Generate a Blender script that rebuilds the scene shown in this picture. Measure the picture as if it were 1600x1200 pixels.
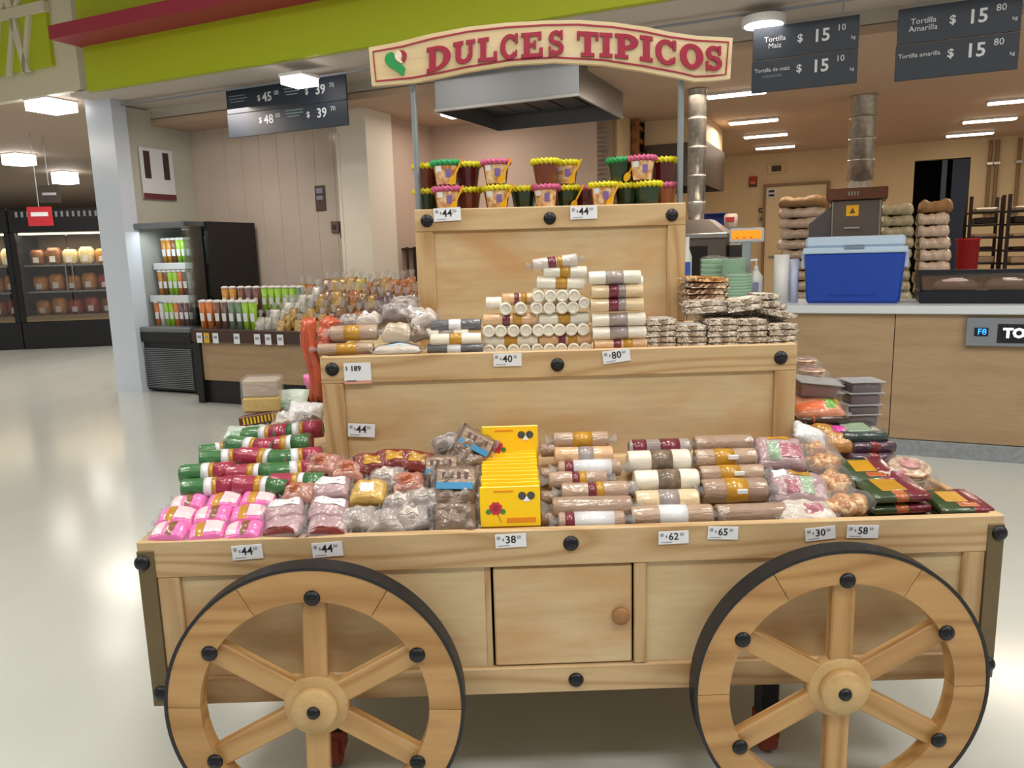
import bpy, bmesh, math, random
from math import sin, cos, pi, radians, sqrt
from mathutils import Vector, Matrix, Euler, noise
random.seed(7)
for o in list(bpy.data.objects): bpy.data.objects.remove(o)
SC = bpy.context.scene; C = SC.collection

# ------------------------------------------------------------------ camera
CP = Vector((-0.1805, -1.9737, 1.5725)); YAW, PITCH, ROLL, FPX = 0.0125, 0.1699, -0.0273, 1197.0
F_ = Vector((sin(YAW)*cos(PITCH), cos(YAW)*cos(PITCH), -sin(PITCH)))
R0 = Vector((cos(YAW), -sin(YAW), 0)); U0 = R0.cross(F_)
R_ = R0*cos(ROLL)+U0*sin(ROLL); U_ = -R0*sin(ROLL)+U0*cos(ROLL)
cd = bpy.data.cameras.new('camera'); cam = bpy.data.objects.new('camera', cd); C.objects.link(cam)
cam.matrix_world = Matrix(((R_.x, U_.x, -F_.x, CP.x), (R_.y, U_.y, -F_.y, CP.y), (R_.z, U_.z, -F_.z, CP.z), (0, 0, 0, 1)))
cd.sensor_width = 36; cd.lens = FPX/1600*36; cd.clip_start = .02; cd.clip_end = 200
SC.camera = cam
# ------------------------------------------------------------------ world, exposure
w = bpy.data.worlds.new('world'); SC.world = w; w.use_nodes = True
w.node_tree.nodes['Background'].inputs[0].default_value = (1.0, .95, .88, 1)
w.node_tree.nodes['Background'].inputs[1].default_value = .32
SC.view_settings.view_transform = 'Standard'; SC.view_settings.look = 'None'
SC.view_settings.gamma = 1; SC.view_settings.use_curve_mapping = False
SC.view_settings.exposure = -0.08

# store frame: s runs along the kitchen counter, t into the kitchen
SA = radians(25); SU = Vector((cos(SA), -sin(SA), 0)); SN = Vector((sin(SA), cos(SA), 0)); SO = Vector((3.2, 3.38, 0))
def S(s, t, z=0): return SO+SU*s+SN*t+Vector((0, 0, z))
def ray(x, y): return F_+R_*((x-800)/FPX)-U_*((y-600)/FPX)
def aty(x, y, Y):            # point of the cart frame seen at that pixel, at depth Y
    d = ray(x, y); return CP+d*((Y-CP.y)/d.y)
def atz(x, y, z):
    d = ray(x, y); return CP+d*((z-CP.z)/d.z)
def tost(P): d = P-SO; return d.dot(SU), d.dot(SN), P.z
def att(x, y, t):
    d = ray(x, y); k = ((SO-CP).dot(SN)+t)/d.dot(SN); a = tost(CP+d*k); return a[0], a[2]
def atst(x, y, z): a = tost(atz(x, y, z)); return a[0], a[1]

def area(name, loc, sx, sy, watts, col=(1, .955, .90), rotz=0, tilt=0):
    l = bpy.data.lights.new(name, 'AREA'); l.shape = 'RECTANGLE'; l.size = sx; l.size_y = sy; l.energy = watts; l.color = col
    o = bpy.data.objects.new(name, l); C.objects.link(o); o.location = loc; o.rotation_euler = (tilt, 0, rotz); return o
# hall lights over the cart (ceiling panels of the sales floor, 4.85 m up)
HALL = [(-3.2, -2.6), (0.2, -2.6), (3.6, -2.6), (-3.2, .3), (0.2, .3), (3.0, -.3), (-6.4, 1.2), (-6.4, -2.6), (5.6, -.6), (6.4, -3.4)]  # last two panels are unseen extras added to brighten the floor at right
for i, (x, y) in enumerate(HALL): area('hall_light', (x, y, 4.80), 1.2, .6, 62)
# kitchen and market fixtures throw light too; extra market lights added to brighten that area
for s, t in ((-2, 2.2), (-2, 5.0), (1.2, 3.0), (1.2, 6.0)): area('kitchen_light', S(s, t, 3.18), 1.2, .3, 42, (1, .82, .64), -SA)
area('recess_light', S(-5.2, 2.2, 3.18), .6, .6, 13, (1, .84, .70), -SA)
for s, t in ((-11, 2.0), (-14, 5), (-17, 8), (-12, -2), (-11, 6), (-20, 4), (-17, .5)): area('market_fill_light', S(s, t, 3.42), 1.4, 1.4, 85, (1, .90, .78), -SA)
area('kitchen_front_light', S(-7.2, .2, 3.2), .6, .6, 26, (1, .86, .74), -SA)

# ------------------------------------------------------------------ materials
MATS = {}
def lin(c): return tuple(((v/255+.055)/1.055)**2.4 if v > 10 else v/255/12.92 for v in c)
def mat(name, rgb, rough=.5, metal=0, coat=0, bump=0, bscale=40, var=0, vscale=6, emit=0, srgb=True, stretch=(1, 1, 1), spec=.5, var2=None):
    if name in MATS: return MATS[name]
    m = bpy.data.materials.new(name); m.use_nodes = True; nt = m.node_tree; b = nt.nodes['Principled BSDF']
    c = lin(rgb) if srgb else rgb
    b.inputs['Base Color'].default_value = (*c, 1); b.inputs['Roughness'].default_value = rough
    b.inputs['Metallic'].default_value = metal; b.inputs['Coat Weight'].default_value = coat; b.inputs['Coat Roughness'].default_value = .12
    b.inputs['Specular IOR Level'].default_value = spec
    if emit: b.inputs['Emission Color'].default_value = (*c, 1); b.inputs['Emission Strength'].default_value = emit
    tc = nt.nodes.new('ShaderNodeTexCoord'); mp = nt.nodes.new('ShaderNodeMapping'); mp.inputs['Scale'].default_value = stretch
    oi = nt.nodes.new('ShaderNodeObjectInfo'); ad = nt.nodes.new('ShaderNodeVectorMath'); ad.operation = 'MULTIPLY_ADD'
    cx = nt.nodes.new('ShaderNodeCombineXYZ')
    for k in range(3): nt.links.new(oi.outputs['Random'], cx.inputs[k])
    nt.links.new(cx.outputs[0], ad.inputs[0]); ad.inputs[1].default_value = (9, 7, 5); nt.links.new(tc.outputs['Object'], ad.inputs[2])
    nt.links.new(ad.outputs[0], mp.inputs[0])
    if var:
        n = nt.nodes.new('ShaderNodeTexNoise'); n.inputs['Scale'].default_value = vscale; n.inputs['Detail'].default_value = 4
        nt.links.new(mp.outputs[0], n.inputs['Vector'])
        r = nt.nodes.new('ShaderNodeValToRGB'); r.color_ramp.elements[0].position = .35; r.color_ramp.elements[1].position = .65
        a = tuple(v*(1-var) for v in c) if var2 is None else lin(var2)
        r.color_ramp.elements[0].color = (*a, 1); r.color_ramp.elements[1].color = (*[min(1, v*(1+var*.5)) for v in c], 1)
        nt.links.new(n.outputs['Fac'], r.inputs[0]); nt.links.new(r.outputs[0], b.inputs['Base Color'])
    if bump:
        n2 = nt.nodes.new('ShaderNodeTexNoise'); n2.inputs['Scale'].default_value = bscale; n2.inputs['Detail'].default_value = 3; n2.inputs['Distortion'].default_value = 1.2
        nt.links.new(mp.outputs[0], n2.inputs['Vector']); bp = nt.nodes.new('ShaderNodeBump'); bp.inputs['Strength'].default_value = bump; bp.inputs['Distance'].default_value = .01
        nt.links.new(n2.outputs['Fac'], bp.inputs['Height']); nt.links.new(bp.outputs[0], b.inputs['Normal'])
        if coat: nt.links.new(bp.outputs[0], b.inputs['Coat Normal'])
    MATS[name] = m; return m
def wood(name, light, dark, axis=0, blot=0, ring=14, rough=.5):
    if name in MATS: return MATS[name]
    m = bpy.data.materials.new(name); m.use_nodes = True; nt = m.node_tree; b = nt.nodes['Principled BSDF']; N = nt.nodes.new; L = nt.links.new
    tc = N('ShaderNodeTexCoord'); oi = N('ShaderNodeObjectInfo'); cx = N('ShaderNodeCombineXYZ'); ad = N('ShaderNodeVectorMath'); ad.operation = 'MULTIPLY_ADD'
    for k in range(3): L(oi.outputs['Random'], cx.inputs[k])
    L(cx.outputs[0], ad.inputs[0]); ad.inputs[1].default_value = (6, 5, 7); L(tc.outputs['Object'], ad.inputs[2])
    mp = N('ShaderNodeMapping'); sc = [1, 1, 1]; sc[axis] = .12; mp.inputs['Scale'].default_value = sc; L(ad.outputs[0], mp.inputs[0])
    n = N('ShaderNodeTexNoise'); n.inputs['Scale'].default_value = 3.2; n.inputs['Detail'].default_value = 2; L(mp.outputs[0], n.inputs['Vector'])
    mu = N('ShaderNodeMath'); mu.operation = 'MULTIPLY'; mu.inputs[1].default_value = ring; L(n.outputs['Fac'], mu.inputs[0])
    fr = N('ShaderNodeMath'); fr.operation = 'PINGPONG'; fr.inputs[1].default_value = .5; L(mu.outputs[0], fr.inputs[0])
    r = N('ShaderNodeValToRGB'); r.color_ramp.elements[0].position = .0; r.color_ramp.elements[1].position = .32
    r.color_ramp.elements[0].color = (*lin(dark), 1); r.color_ramp.elements[1].color = (*lin(light), 1); L(fr.outputs[0], r.inputs[0])
    f = N('ShaderNodeTexNoise'); f.inputs['Scale'].default_value = 60; f.inputs['Detail'].default_value = 2; L(mp.outputs[0], f.inputs['Vector'])
    mx = N('ShaderNodeMixRGB'); mx.blend_type = 'MULTIPLY'; mx.inputs[0].default_value = .25; L(r.outputs[0], mx.inputs[1]); L(f.outputs['Fac'], mx.inputs[2]); out = mx.outputs[0]
    if blot:
        mp2 = N('ShaderNodeMapping'); s2 = [2.6, 2.6, 2.6]; s2[axis] = 1.0; mp2.inputs['Scale'].default_value = s2; L(ad.outputs[0], mp2.inputs[0])
        g = N('ShaderNodeTexNoise'); g.inputs['Scale'].default_value = 2.0; g.inputs['Detail'].default_value = 5; g.inputs['Distortion'].default_value = .8; L(mp2.outputs[0], g.inputs['Vector'])
        r2 = N('ShaderNodeValToRGB'); r2.color_ramp.elements[0].position = .46; r2.color_ramp.elements[1].position = .66
        r2.color_ramp.elements[0].color = (0, 0, 0, 1); r2.color_ramp.elements[1].color = (blot,)*3+(1,); L(g.outputs['Fac'], r2.inputs[0])
        m2 = N('ShaderNodeMixRGB'); L(r2.outputs[0], m2.inputs[0]); L(out, m2.inputs[1]); m2.inputs[2].default_value = (*lin((196, 146, 94)), 1); out = m2.outputs[0]
    L(out, b.inputs['Base Color']); b.inputs['Roughness'].default_value = rough
    bp = N('ShaderNodeBump'); bp.inputs['Strength'].default_value = .12; bp.inputs['Distance'].default_value = .004; L(f.outputs['Fac'], bp.inputs['Height']); L(bp.outputs[0], b.inputs['Normal'])
    MATS[name] = m; return m
def film(name='clear_film', alpha=.62, tint=(1, 1, 1), rough=.12):
    if name in MATS: return MATS[name]
    m = bpy.data.materials.new(name); m.use_nodes = True; nt = m.node_tree; nt.nodes.remove(nt.nodes['Principled BSDF']); N = nt.nodes.new; L = nt.links.new
    o = nt.nodes['Material Output']; t = N('ShaderNodeBsdfTransparent'); t.inputs[0].default_value = (*tint, 1)
    p = N('ShaderNodeBsdfPrincipled'); p.inputs['Base Color'].default_value = (.75, .75, .75, 1); p.inputs['Roughness'].default_value = rough; p.inputs['Specular IOR Level'].default_value = .9
    mx = N('ShaderNodeMixShader'); n = N('ShaderNodeTexNoise'); n.inputs['Scale'].default_value = 55; n.inputs['Distortion'].default_value = 2
    bp = N('ShaderNodeBump'); bp.inputs['Strength'].default_value = .7; bp.inputs['Distance'].default_value = .01; L(n.outputs['Fac'], bp.inputs['Height']); L(bp.outputs[0], p.inputs['Normal'])
    mx.inputs[0].default_value = 1-alpha; L(t.outputs[0], mx.inputs[1]); L(p.outputs[0], mx.inputs[2]); L(mx.outputs[0], o.inputs[0])
    MATS[name] = m; return m
def glass(name, tint, k=.12, rough=.03):
    if name in MATS: return MATS[name]
    m = bpy.data.materials.new(name); m.use_nodes = True; nt = m.node_tree; nt.nodes.remove(nt.nodes['Principled BSDF']); N = nt.nodes.new; L = nt.links.new
    o = nt.nodes['Material Output']; t = N('ShaderNodeBsdfTransparent'); t.inputs[0].default_value = (*tint, 1)
    g = N('ShaderNodeBsdfGlossy'); g.inputs['Roughness'].default_value = rough; mx = N('ShaderNodeMixShader'); f = N('ShaderNodeFresnel'); f.inputs[0].default_value = 1.45
    ad = N('ShaderNodeMath'); ad.inputs[1].default_value = k; L(f.outputs[0], ad.inputs[0]); L(ad.outputs[0], mx.inputs[0]); L(t.outputs[0], mx.inputs[1]); L(g.outputs[0], mx.inputs[2]); L(mx.outputs[0], o.inputs[0])
    MATS[name] = m; return m
def speckle(name, ca, cb, cc, scale=70, coat=.5):
    if name in MATS: return MATS[name]
    m = bpy.data.materials.new(name); m.use_nodes = True; nt = m.node_tree; b = nt.nodes['Principled BSDF']; N = nt.nodes.new; L = nt.links.new
    tc = N('ShaderNodeTexCoord'); v = N('ShaderNodeTexVoronoi'); v.inputs['Scale'].default_value = scale; L(tc.outputs['Object'], v.inputs['Vector'])
    sp = N('ShaderNodeSeparateColor'); L(v.outputs['Color'], sp.inputs[0])
    r = N('ShaderNodeValToRGB'); e = r.color_ramp.elements; e[0].color = (*lin(ca), 1); e[1].color = (*lin(cc), 1); e[0].position = .25; e[1].position = .85
    x = e.new(.55); x.color = (*lin(cb), 1); L(sp.outputs[0], r.inputs[0]); L(r.outputs[0], b.inputs['Base Color'])
    bp = N('ShaderNodeBump'); bp.inputs['Strength'].default_value = .9; bp.inputs['Distance'].default_value = .006; bp.invert = True; L(v.outputs['Distance'], bp.inputs['Height']); L(bp.outputs[0], b.inputs['Normal'])
    b.inputs['Roughness'].default_value = .4; b.inputs['Coat Weight'].default_value = coat; b.inputs['Coat Roughness'].default_value = .15
    MATS[name] = m; return m

# ------------------------------------------------------------------ geometry helpers
def box(bm, x0, y0, z0, x1, y1, z1, bev=0, M=None):
    r = bmesh.ops.create_cube(bm, size=1)['verts']
    for v in r:
        v.co = Vector((x0+(v.co.x+.5)*(x1-x0), y0+(v.co.y+.5)*(y1-y0), z0+(v.co.z+.5)*(z1-z0)))
    if bev:
        es = list({e for v in r for e in v.link_edges}); rr = bmesh.ops.bevel(bm, geom=es, offset=bev, segments=1, affect='EDGES'); r = list({v for f in rr['faces'] for v in f.verts})
    if M is not None:
        for v in r: v.co = M @ v.co
    return r
def tube(bm, p0, p1, r0, r1=None, seg=12, caps=True):
    p0, p1 = Vector(p0), Vector(p1); r1 = r0 if r1 is None else r1; d = (p1-p0).normalized()
    a = d.orthogonal().normalized(); b = d.cross(a)
    A = [bm.verts.new(p0+(a*cos(2*pi*i/seg)+b*sin(2*pi*i/seg))*r0) for i in range(seg)]
    B = [bm.verts.new(p1+(a*cos(2*pi*i/seg)+b*sin(2*pi*i/seg))*r1) for i in range(seg)]
    for i in range(seg): bm.faces.new((A[i], A[(i+1) % seg], B[(i+1) % seg], B[i]))
    if caps: bm.faces.new(A[::-1]); bm.faces.new(B)
def lathe(bm, prof, seg=20, axis='z', off=(0, 0, 0), rib=0, a0=0, a1=2*pi):
    full = abs(a1-a0-2*pi) < 1e-6; n = seg if full else seg+1; rings = []
    for (r, h) in prof:
        ring = []
        for i in range(n):
            a = a0+(a1-a0)*i/seg; rr = r*(1+(rib if i % 2 else 0))
            p = (rr*cos(a), rr*sin(a), h) if axis == 'z' else ((h, rr*cos(a), rr*sin(a)) if axis == 'x' else (rr*cos(a), h, rr*sin(a)))
            ring.append(bm.verts.new((p[0]+off[0], p[1]+off[1], p[2]+off[2])))
        rings.append(ring)
    for A, B in zip(rings, rings[1:]):
        for i in range(n if full else n-1):
            try: bm.faces.new((A[i], A[(i+1) % n], B[(i+1) % n], B[i]))
            except ValueError: pass
    if full:
        for ring, pr in ((rings[0], prof[0]), (rings[-1], prof[-1])):
            if pr[0] > 1e-5: bm.faces.new(ring)
def prism(bm, pts, y0, y1, M=None):
    """outline in x,z extruded along y"""
    A = [bm.verts.new((p[0], y0, p[1])) for p in pts]; B = [bm.verts.new((p[0], y1, p[1])) for p in pts]
    n = len(pts)
    for i in range(n): bm.faces.new((A[i], A[(i+1) % n], B[(i+1) % n], B[i]))
    bm.faces.new(A); bm.faces.new(B[::-1])
    if M is not None:
        for v in A+B: v.co = M @ v.co
def sup(u, p=3): return max(0, 1-abs(u)**p)**.5
def pillow(bm, w, d, h, ns=.1, seed=0, nx=12, ny=8, p=3, u0=-1, u1=1, v0=-1, v1=1, top_only=False, off=0, flat=.25):
    def hz(u, v):
        f = sup(u, p)*sup(v, p)
        return f*(1+ns*2*noise.noise(Vector((u*2.2+seed*3.1, v*2.2, seed))))
    g = []
    for j in range(ny+1):
        row = []
        for i in range(nx+1):
            u = u0+(u1-u0)*i/nx; v = v0+(v1-v0)*j/ny
            wob = 1+ns*.25*noise.noise(Vector((v*3, u*3, seed+5)))
            row.append(bm.verts.new((u*w/2*wob, v*d/2*wob, h*flat+h*(1-flat)*hz(u, v)+off)))
        g.append(row)
    for j in range(ny):
        for i in range(nx): bm.faces.new((g[j][i], g[j][i+1], g[j+1][i+1], g[j+1][i]))
    if top_only: return
    b = []
    for j in range(ny+1):
        row = []
        for i in range(nx+1):
            if i in (0, nx) or j in (0, ny): row.append(g[j][i])
            else:
                u = -1+2*i/nx; v = -1+2*j/ny; row.append(bm.verts.new((u*w/2, v*d/2, h*flat*(1-min(1, 1.6*sup(u, p)*sup(v, p))))))
        b.append(row)
    for j in range(ny):
        for i in range(nx):
            q = (b[j][i], b[j+1][i], b[j+1][i+1], b[j][i+1])
            try: bm.faces.new(q)
            except ValueError: pass
def mesh(bm, m, smooth=False, name='mesh'):
    bmesh.ops.recalc_face_normals(bm, faces=bm.faces); me = bpy.data.meshes.new(name); bm.to_mesh(me); bm.free()
    for mm in (m if isinstance(m, (list, tuple)) else [m]): me.materials.append(mm)
    if smooth:
        for p in me.polygons: p.use_smooth = True
    return me
def part(name, me, parent=None, loc=None, rot=None):
    me.name = name; o = bpy.data.objects.new(name, me); C.objects.link(o)
    if parent is not None: o.parent = parent
    if loc is not None: o.location = loc
    if rot is not None: o.rotation_euler = rot
    return o
def obj(name, bm, m, parent=None, smooth=False, loc=None, rot=None): return part(name, mesh(bm, m, smooth), parent, loc, rot)
def tag(o, label, cat, group=None):
    o['label'] = label; o['category'] = cat
    if group: o['group'] = group
    return o
def thing(name, label, cat, loc=(0, 0, 0), rot=(0, 0, 0), group=None):
    o = bpy.data.objects.new(name, None); C.objects.link(o); o.location = loc
    o.rotation_euler = rot if not isinstance(rot, (int, float)) else (0, 0, rot); o.empty_display_size = .05
    return tag(o, label, cat, group)
def struct(name, bm, m, smooth=False):
    o = obj(name, bm, m, None, smooth); o['kind'] = 'structure'; return o
def B(*a, **k): bm = bmesh.new(); box(bm, *a, **k); return bm
def tmesh(s, size, m, ext=.0008, ax='CENTER', bold=0, shear=0):
    cu = bpy.data.curves.new('t', 'FONT'); cu.body = s; cu.size = size; cu.extrude = ext; cu.align_x = ax; cu.align_y = 'CENTER'; cu.offset = bold; cu.shear = shear
    cu.resolution_u = 2
    o = bpy.data.objects.new('t', cu); C.objects.link(o); bpy.context.view_layer.update()
    me = bpy.data.meshes.new_from_object(o.evaluated_get(bpy.context.evaluated_depsgraph_get())); bpy.data.objects.remove(o); bpy.data.curves.remove(cu)
    me.materials.clear(); me.materials.append(m); return me
def text(name, s, size, m, parent, loc, rot=(pi/2, 0, 0), **k): return part(name, tmesh(s, size, m, **k), parent, loc, rot)
ORD = ['first', 'second', 'third', 'fourth', 'fifth', 'sixth', 'seventh', 'eighth', 'ninth', 'tenth', 'eleventh', 'twelfth', 'thirteenth', 'fourteenth', 'fifteenth', 'sixteenth', 'seventeenth', 'eighteenth']

# base materials
M_pineX = wood('pine_along_x', (214, 184, 140), (190, 152, 104), 0)
M_pineZ = wood('pine_along_z', (210, 178, 132), (186, 146, 98), 2)
M_pineY = wood('pine_along_y', (214, 184, 140), (190, 152, 104), 1)
M_ply = wood('plywood_panel', (222, 198, 156), (210, 182, 136), 0, blot=.7, ring=5)
M_wheel = wood('varnished_wheel_wood', (204, 160, 104), (178, 132, 78), 0, ring=10, rough=.4)
M_spoke = wood('varnished_spoke_wood', (206, 164, 108), (180, 134, 80), 0, ring=12, rough=.4)
M_hub = wood('hub_wood', (214, 180, 126), (198, 160, 106), 1, ring=6)
M_black = mat('black_metal', (26, 28, 34), .38, .3)
M_tire = mat('black_rubber', (22, 24, 30), .45)
M_strap = mat('olive_strap', (112, 96, 66), .5, .2, var=.12)
M_steel = mat('stainless', (168, 166, 164), .28, .95, bump=.03, bscale=12, stretch=(1, 1, 12))
M_steeld = mat('dark_stainless', (112, 104, 98), .35, .85)
M_galv = mat('galvanised', (188, 184, 178), .35, .65, var=.2, vscale=20)
M_alu = mat('grey_pole', (150, 160, 166), .4, .5)
M_white = mat('white_plastic', (228, 228, 228), .4)
M_card = mat('white_card', (232, 236, 244), .45)
M_ink = mat('black_ink', (34, 36, 42), .6)
M_grey = mat('grey_print', (150, 156, 168), .6)
M_film = film()

# ================================================================== LARGE STRUCTURE
def instore(o): o.location = SO; o.rotation_euler = (0, 0, -SA); return o
def SS(name, m, *boxes):
    bm = bmesh.new()
    for b in boxes: box(bm, *b)
    return instore(struct(name, bm, m))
M_floor = mat('polished_floor', (201, 206, 204), .16, var=.05, vscale=1.3, bump=.02, bscale=3, spec=.55, stretch=(1, .35, 1))
struct('floor', B(-40, -8, -.1, 25, 45, 0), M_floor)
M_cream = mat('cream_wall', (226, 204, 164), .6, var=.03, vscale=2)
M_pinkw = mat('beige_wall', (206, 184, 168), .55, var=.03, vscale=1.2)
M_tile = mat('glossy_beige_tile', (208, 194, 182), .14, var=.03, vscale=3, bump=.03, bscale=2)
M_ceil = mat('tan_ceiling', (200, 172, 148), .7)
M_ceilf = mat('front_ceiling', (206, 196, 186), .7)
M_mceil = mat('market_ceiling', (168, 150, 132), .7)
M_lime = mat('lime_paint', (178, 192, 20), .5)
M_mag = mat('magenta_beam', (160, 40, 66), .45)
M_bulk = mat('cream_bulkhead', (214, 206, 184), .55)
SS('ceiling', M_ceil, (-9, 1.0, 3.25, 6, 10.5, 3.33))
SS('ceiling_front', M_ceilf, (-9, 0, 3.44, 6, 1.0, 3.48), (-9, 1.0, 3.32, 6, 1.05, 3.5))
SS('ceiling_market', M_mceil, (-60, .1, 3.5, -9.05, 32, 3.55))
SS('ceiling_hall', M_bulk, (-16, -14, 4.9, 8, 0.05, 4.95))
SS('wall_back', M_cream, (-3.6, 9.1, 0, .02, 9.3, 3.3), (.02, 9.1, 2.95, .86, 9.3, 3.3), (.86, 9.1, 0, 6, 9.3, 3.3))
SS('wall_recess', M_pinkw, (-6.4, 3.1, 0, -3.6, 3.3, 3.3), (-6.3, 1.9, 0, -6.12, 3.1, 3.3))
SS('wall_side', M_cream, (-3.8, 3.1, 0, -3.6, 9.3, 3.3))
SS('wall_left', mat('alcove_side_tile', (204, 204, 192), .2), (-9.05, .4, 0, -8.92, 1.7, 3.42))
bm = bmesh.new(); box(bm, -8.95, 1.62, 0, -6.35, 1.72, 3.42)
o = instore(struct('wall_tiled', bm, M_tile))
for i in range(9):          # tall glossy wall tiles with recessed joints
    for j in range(1):
        obj('tile', B(-8.92+i*.285+.0015, 1.602, 0, -8.92+(i+1)*.285-.0015, 1.625, 3.40, .0015), M_tile, o)
SS('trim_pillar', mat('pillar_paint', (240, 232, 218), .45), (-6.42, 1.4, 0, -6.02, 1.95, 3.42), (-6.44, 1.39, 0, -6.40, 1.46, 3.0))
s0, _ = att(184, 610, .3); s1, _ = att(222, 610, .3)
SS('trim_column', mat('white_column_metal', (206, 216, 232), .25), (s0, .3, 0, s1, .5, 3.55))
SS('wall_far', M_mceil, (-60, 22, 0, -8, 22.3, 3.5), (-60, -2, 0, -59.8, 22, 3.5))
SS('wall_right', M_cream, (6, 0, 0, 6.2, 9.3, 3.3))
# fascia
FB = 3.45
sb = att(76, 51, -.42)[0]; zb1 = att(76, 62, -.42)[1]; zb2 = att(76, 40, -.42)[1]
SS('trim_fascia_lime', M_lime, (att(132, 100, -.06)[0], -.06, FB, 6, 0, zb1), (att(118, 10, -.1)[0], -.1, zb2, 6, 0, 4.9))
SS('trim_fascia_beam', M_mag, (sb, -.42, zb1, 6, -.0, zb2))
SS('wall_bulkhead', M_bulk, (-18, -.0, 3.5, -8.83, .1, 4.9))
sl = att(82, 60, 0)[0]; zl = att(40, 112, 0)[1]; Wl = 3.2
o = thing('lattice_panel', 'lime green wall panel behind slanted cream lattice bars, high at left', 'wall panel', S(sl, 0, zl), -SA)
obj('backing_panel', B(-Wl, -.05, .0, 0, -.0, 4.88-zl), M_lime, o)
def lbar(x0, z0, x1, z1, w=.035):
    bm = bmesh.new(); prism(bm, [(x0-w, z0), (x0+w, z0), (x1+w, z1), (x1-w, z1)], -.085, -.05); obj('lattice_bar', bm, M_bulk, o)
for i in range(11): lbar(-3.15+.27*i, -.03, -2.95+.27*i, .56)
for i in range(11): lbar(-3.15+.27*i, .68, -2.85+.27*i, 4.86-zl)
for i in range(4): lbar(-2.65+.75*i, -.03, -2.78+.75*i, .56, .05); lbar(-2.80+.75*i, .68, -2.9+.75*i, 4.86-zl, .05)
obj('lattice_rail', B(-Wl, -.08, .56, .02, -.0, .68, .006), M_bulk, o)

# ================================================================== CART
cart = thing('candy_cart', 'tiered pine display cart with two big spoked wheels holding the candies', 'cart')
HW, ZT, ZB, DP = 1.178, .832, .351, 1.65
W2, Y2, Z2 = .746, .395, 1.268; W3, Y3, Z3 = .464, .70, 1.725
def plank(name, a, m, bev=.003, par=None): return obj(name, B(*a, bev), m, par or cart)
# lower body
plank('top_rail', (-HW, 0, .728, HW, .025, ZT), M_pineX)
plank('bottom_rail', (-HW, 0, ZB, HW, .025, ZB+.078), M_pineX)
for x in (-1, 1):
    a, b = sorted((x*(HW-.045), x*(HW-.105)))
    plank('corner_stile', (a, .001, ZB+.078, b, .024, .728), M_pineZ)
    a, b = sorted((x*HW, x*(HW-.045)))
    st = obj('corner_strap', B(a, -.004, ZB+.002, b, .03, ZT-.025, .001), M_strap, cart)
    a, b = sorted((x*HW, x*(HW-.025)))
    plank('side_rail', (a, .025, .728, b, DP, ZT), M_pineY); plank('side_panel', (a*.999, .025, ZB, b*.999, DP, .728), M_ply)
for x0, x1 in ((-HW+.105, -.245), (.20, HW-.105)): plank('front_panel', (x0, .012, ZB+.078, x1, .02, .728), M_ply, .001)
plank('rear_panel', (-HW, DP-.02, ZB, HW, DP, ZT), M_ply)
plank('floor_board', (-HW+.02, .02, ZB+.02, HW-.02, DP-.02, ZB+.04), M_ply, 0)
plank('door_stile', (.165, .002, ZB+.078, .20, .024, .728), M_pineZ, .004)
d = obj('cart_door', B(-.222, .009, .432, .160, .02, .722, .004), M_ply, cart)
plank('door_stile', (-.245, .011, ZB+.078, -.229, .024, .728), M_pineZ, .001)
bm = bmesh.new(); lathe(bm, [(.0, -.012), (.022, -.012), (.026, -.004), (.024, .004), (0, .004)], 20, 'y'); obj('finger_knob', bm, mat('knob_wood', (156, 112, 70), .5), d, True, (.128, .004, .573))
# mid tier and top tier
for (W, Y, Z, zb, dp, rail, stl) in ((W2, Y2, Z2, .80, .86, .085, .068), (W3, Y3, Z3, 1.25, .25, .075, .062)):
    yb = Y+dp
    plank('tier_rail', (-W, Y, Z-rail, W, Y+.022, Z), M_pineX)
    plank('tier_rail', (-W, Y, zb, W, Y+.022, zb+.07), M_pineX)
    for x in (-1, 1):
        a, b = sorted((x*W, x*(W-stl))); plank('tier_stile', (a, Y+.0005, zb+.07, b, Y+.0215, Z-rail), M_pineZ)
        a, b = sorted((x*W, x*(W-.02))); plank('tier_side', (a, Y+.022, zb, b, yb, Z), M_ply)
    plank('tier_panel', (-W+stl, Y+.012, zb+.07, W-stl, Y+.019, Z-rail), M_ply, .001)
    plank('tier_back', (-W+.02, yb-.02, zb, W-.02, yb, Z), M_ply)
    plank('tier_shelf', (-W+.02, Y+.022, Z-.03, W-.02, yb-.02, Z-.014), M_ply, 0)
# sloping display board of the tray
bm = bmesh.new(); q0 = [(-1.153, .026), (1.153, .026), (1.153, DP-.02), (-1.153, DP-.02)]; q1 = [(-.76, .38), (.76, .38), (.76, 1.26), (-.76, 1.26)]
a = [bm.verts.new((x, y, .775)) for x, y in q0]; b = [bm.verts.new((x, y, .93)) for x, y in q1]; a2 = [bm.verts.new((x, y, .76)) for x, y in q0]
for i in range(4): bm.faces.new((a[i], a[(i+1) % 4], b[(i+1) % 4], b[i])); bm.faces.new((a2[i], a2[(i+1) % 4], a[(i+1) % 4], a[i]))
bm.faces.new(b); bm.faces.new(a2[::-1]); obj('tray_board', bm, M_pineX, cart)
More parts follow.
